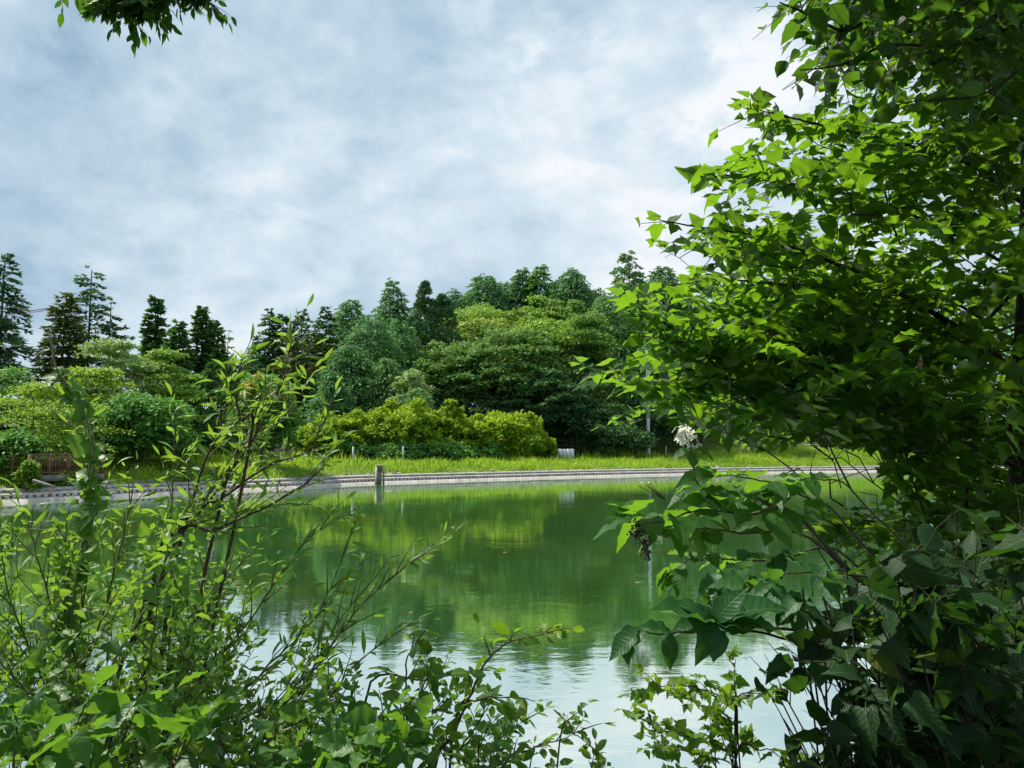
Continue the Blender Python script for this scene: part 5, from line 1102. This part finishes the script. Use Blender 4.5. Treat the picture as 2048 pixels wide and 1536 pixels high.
# second strand coiled round the first
q = w[:-18].copy(); ph = np.linspace(0, 34, len(q)); q += np.stack([np.cos(ph), np.sin(ph), ph * 0], 1) * .0065; vn.stem(q[::2], .0028, raw=True, mat=M['vine_stem'])
vn.stem([(112, 620, 1.8), (98, 617, 1.8), (80, 619, 1.8), (50, 622, 1.8), (20, 612, 1.8), (-20, 592, 1.8)], .0014, mat=M['bark_dark'], name='tendril')
vn.stem([(104, 617, 1.81), (70, 624, 1.81), (20, 624, 1.81), (-20, 622, 1.81)], .0010, mat=M['bark_dark'], name='tendril')
vn.stem([(110, 1240, 1.75), (60, 1180, 1.75), (36, 1150, 1.75), (34, 1100, 1.75), (40, 1070, 1.75), (62, 1058, 1.75), (100, 1062, 1.75), (135, 1072, 1.75)], .0018, name='tendril')
for px, py, d_, nr, L in ((112, 735, (.9, -.3, .0), (.1, -.4, 1), .045), (128, 738, (.8, -.3, -.5), (.6, -.5, .7), .035), (160, 800, (.45, -.3, -.9), (.95, -.4, .3), .085), (178, 905, (-.7, -.2, .7), (.3, -.9, .3), .10), (180, 855, (.2, -.3, -1), (-.8, -.6, .2), .07), (95, 700, (-.8, -.2, .1), (0, -.4, 1), .035), (183, 1010, (-.3, -.4, -.8), (-.3, -1, .3), .11), (178, 1015, (-.9, -.3, -.4), (-.1, -.8, .6), .085), (188, 1020, (.95, -.2, .45), (-.3, -.6, .7), .09), (185, 985, (.8, -.3, .1), (0, -.7, .7), .07),
                          (178, 1045, (-.8, -.3, -.45), (-.2, -.9, .4), .10), (175, 1060, (.6, -.3, -.5), (.2, -.8, .5), .07), (170, 975, (-.6, -.2, .5), (-.1, -.5, .8), .06), (190, 920, (.9, -.3, .1), (0, -.4, 1), .06), (150, 1230, (.8, -.3, .3), (0, -.5, .8), .07), (150, 1240, (-.8, -.3, .1), (0, -.5, .8), .07), (165, 1150, (-.7, -.2, -.2), (0, -.6, .8), .06), (115, 1240, (-.7, -.5, .2), (-.1, -.5, 1), .06), (190, 1270, (.9, -.2, .15), (0, -.5, 1), .065), (215, 1285, (.7, -.3, -.4), (.2, -.6, 1), .07), (-5, 690, (.9, -.2, .0), (0, -.9, .5), .03),
                          (180, 1400, (-.3, -.3, -.9), (-.1, -1, .3), .085), (290, 1070, (-.1, -.3, .9), (.2, -1, .1), .055), (300, 1100, (.1, -.3, .9), (.1, -1, .2), .055), (330, 1120, (.9, -.2, .1), (0, -.5, .9), .06), (280, 1130, (-.8, -.2, .1), (0, -.5, .9), .065), (300, 1180, (.5, -.3, -.6), (.1, -1, .4), .065), (370, 1250, (.6, -.3, -.5), (.1, -1, .4), .065)):
    vn.leaf(P(px, py, 1.8), d_, nr, L * .66)
vn.stem([(190, 1400, 1.8), (240, 1300, 1.8), (300, 1200, 1.82), (330, 1120, 1.84), (345, 1085, 1.86)], .0035)
sr = np.random.default_rng(8)
for k in range(44):
    i = int(sr.uniform(0, .66) * len(w)); a = sr.uniform(0, 6.28); vn.leaf(w[i], (math.cos(a), math.sin(a) * .6 - .3, sr.normal(.1, .5)), (sr.normal(0, .4), -.6, .8), sr.uniform(.03, .06))
print('vine', vn.finish())
# ----- branch hanging in at the top left, from the tree that stands over the camera
hg = Plant('overhanging_tree', 'dark drooping sprays of pointed leaves hanging in at the top left', 'tree', 'drop', 'l_ovate', (-2.6, -1.2, tz(-2.6, -1.2)), 'bark_dark', 71)
b0 = np.array(hg.base); hg.stem([b0 - [0, 0, .1], b0 + [.1, .1, 2.0], b0 + [.3, .4, 3.6], b0 + [.5, .9, 5.2]], .13, raw=True, tip=.5, name='trunk')
for pts in ([(60, -420, 3.0), (180, -160, 3.0), (235, -40, 3.0), (255, 20, 3.0), (262, 50, 3.0)], [(180, -300, 3.0), (300, -90, 3.0), (345, -30, 3.0), (385, -8, 3.0), (420, 5, 3.0)], [(150, -200, 3.0), (210, -60, 3.0), (225, 0, 3.0)], [(250, -120, 3.0), (290, -20, 3.0), (320, 22, 3.0)], [(40, -200, 3.0), (110, -60, 3.0), (150, -20, 3.0)]):
    w = hg.stem(pts, .006, name='branch'); hg.stem([b0 + [.45, .8, 4.6], (b0 + [.45, .8, 4.6] + w[0]) / 2 + [0, 0, .2], w[0]], .012, raw=True, tip=.5, name='branch')
    hg.dress(w[6:], .078, .022, .032, .14, start=.05, ang=.9, up=-.15, droop=.8, lean=.6)
hr = np.random.default_rng(12)
for cx, x0, x1, ym, cnt in ((235, 190, 290, 42, 26), (375, 330, 425, 8, 26), (290, 250, 330, 30, 8)):
    for k in range(cnt):
        x_ = hr.uniform(x0, x1); a_ = P(cx + (x_ - cx) * .6, hr.uniform(-75, ym - 45), hr.uniform(2.85, 3.15)); b_ = P(x_ + (x_ - cx) * .35, min(ym, 60) - 18 + hr.uniform(-30, 5), 3.0)
        hg.shoot(a_, b_ - a_, float(np.linalg.norm(b_ - a_)) * .9, .070, .020, droop=.5, lean=.7, up=-.1, sd=.5, pair=True)
for k in range(50):
    a_ = b0 + np.array([.4, .8, r.uniform(3.2, 5.4)]); a = r.uniform(0, 6.28); b_ = a_ + np.array([math.cos(a) * r.uniform(1, 3.6), math.sin(a) * r.uniform(1, 2.6), r.uniform(-.2, 1.3)])
    if b_[1] > .6 and proj(b_)[1] > -160: continue
    q = bow(a_, b_, 6, .15, 0, r); hg.tw.tube(q, .010 * np.linspace(1, .3, 6), 4, cap=False); hg.dress(catmull(q, 3), .085, .05, .13, .36, start=.3, ang=.9, droop=.6)
V_, Q_, T_2 = crown_quads(np.random.default_rng(18), 7000, 90, (-4.5, -3.5, 3.6), (1.0, 1.6, 6.2), (.09, .15))
o_ = obj('crown', npmesh('crown', V_ - hg.base, Q_, M['l_ovate'], tint=T_2, uv=np.tile([(.5, 0), (.2, .5), (.5, 1), (.8, .5)], (len(V_) // 4, 1))), hg.root); o_['kind'] = 'stuff'
print('hang', hg.finish())
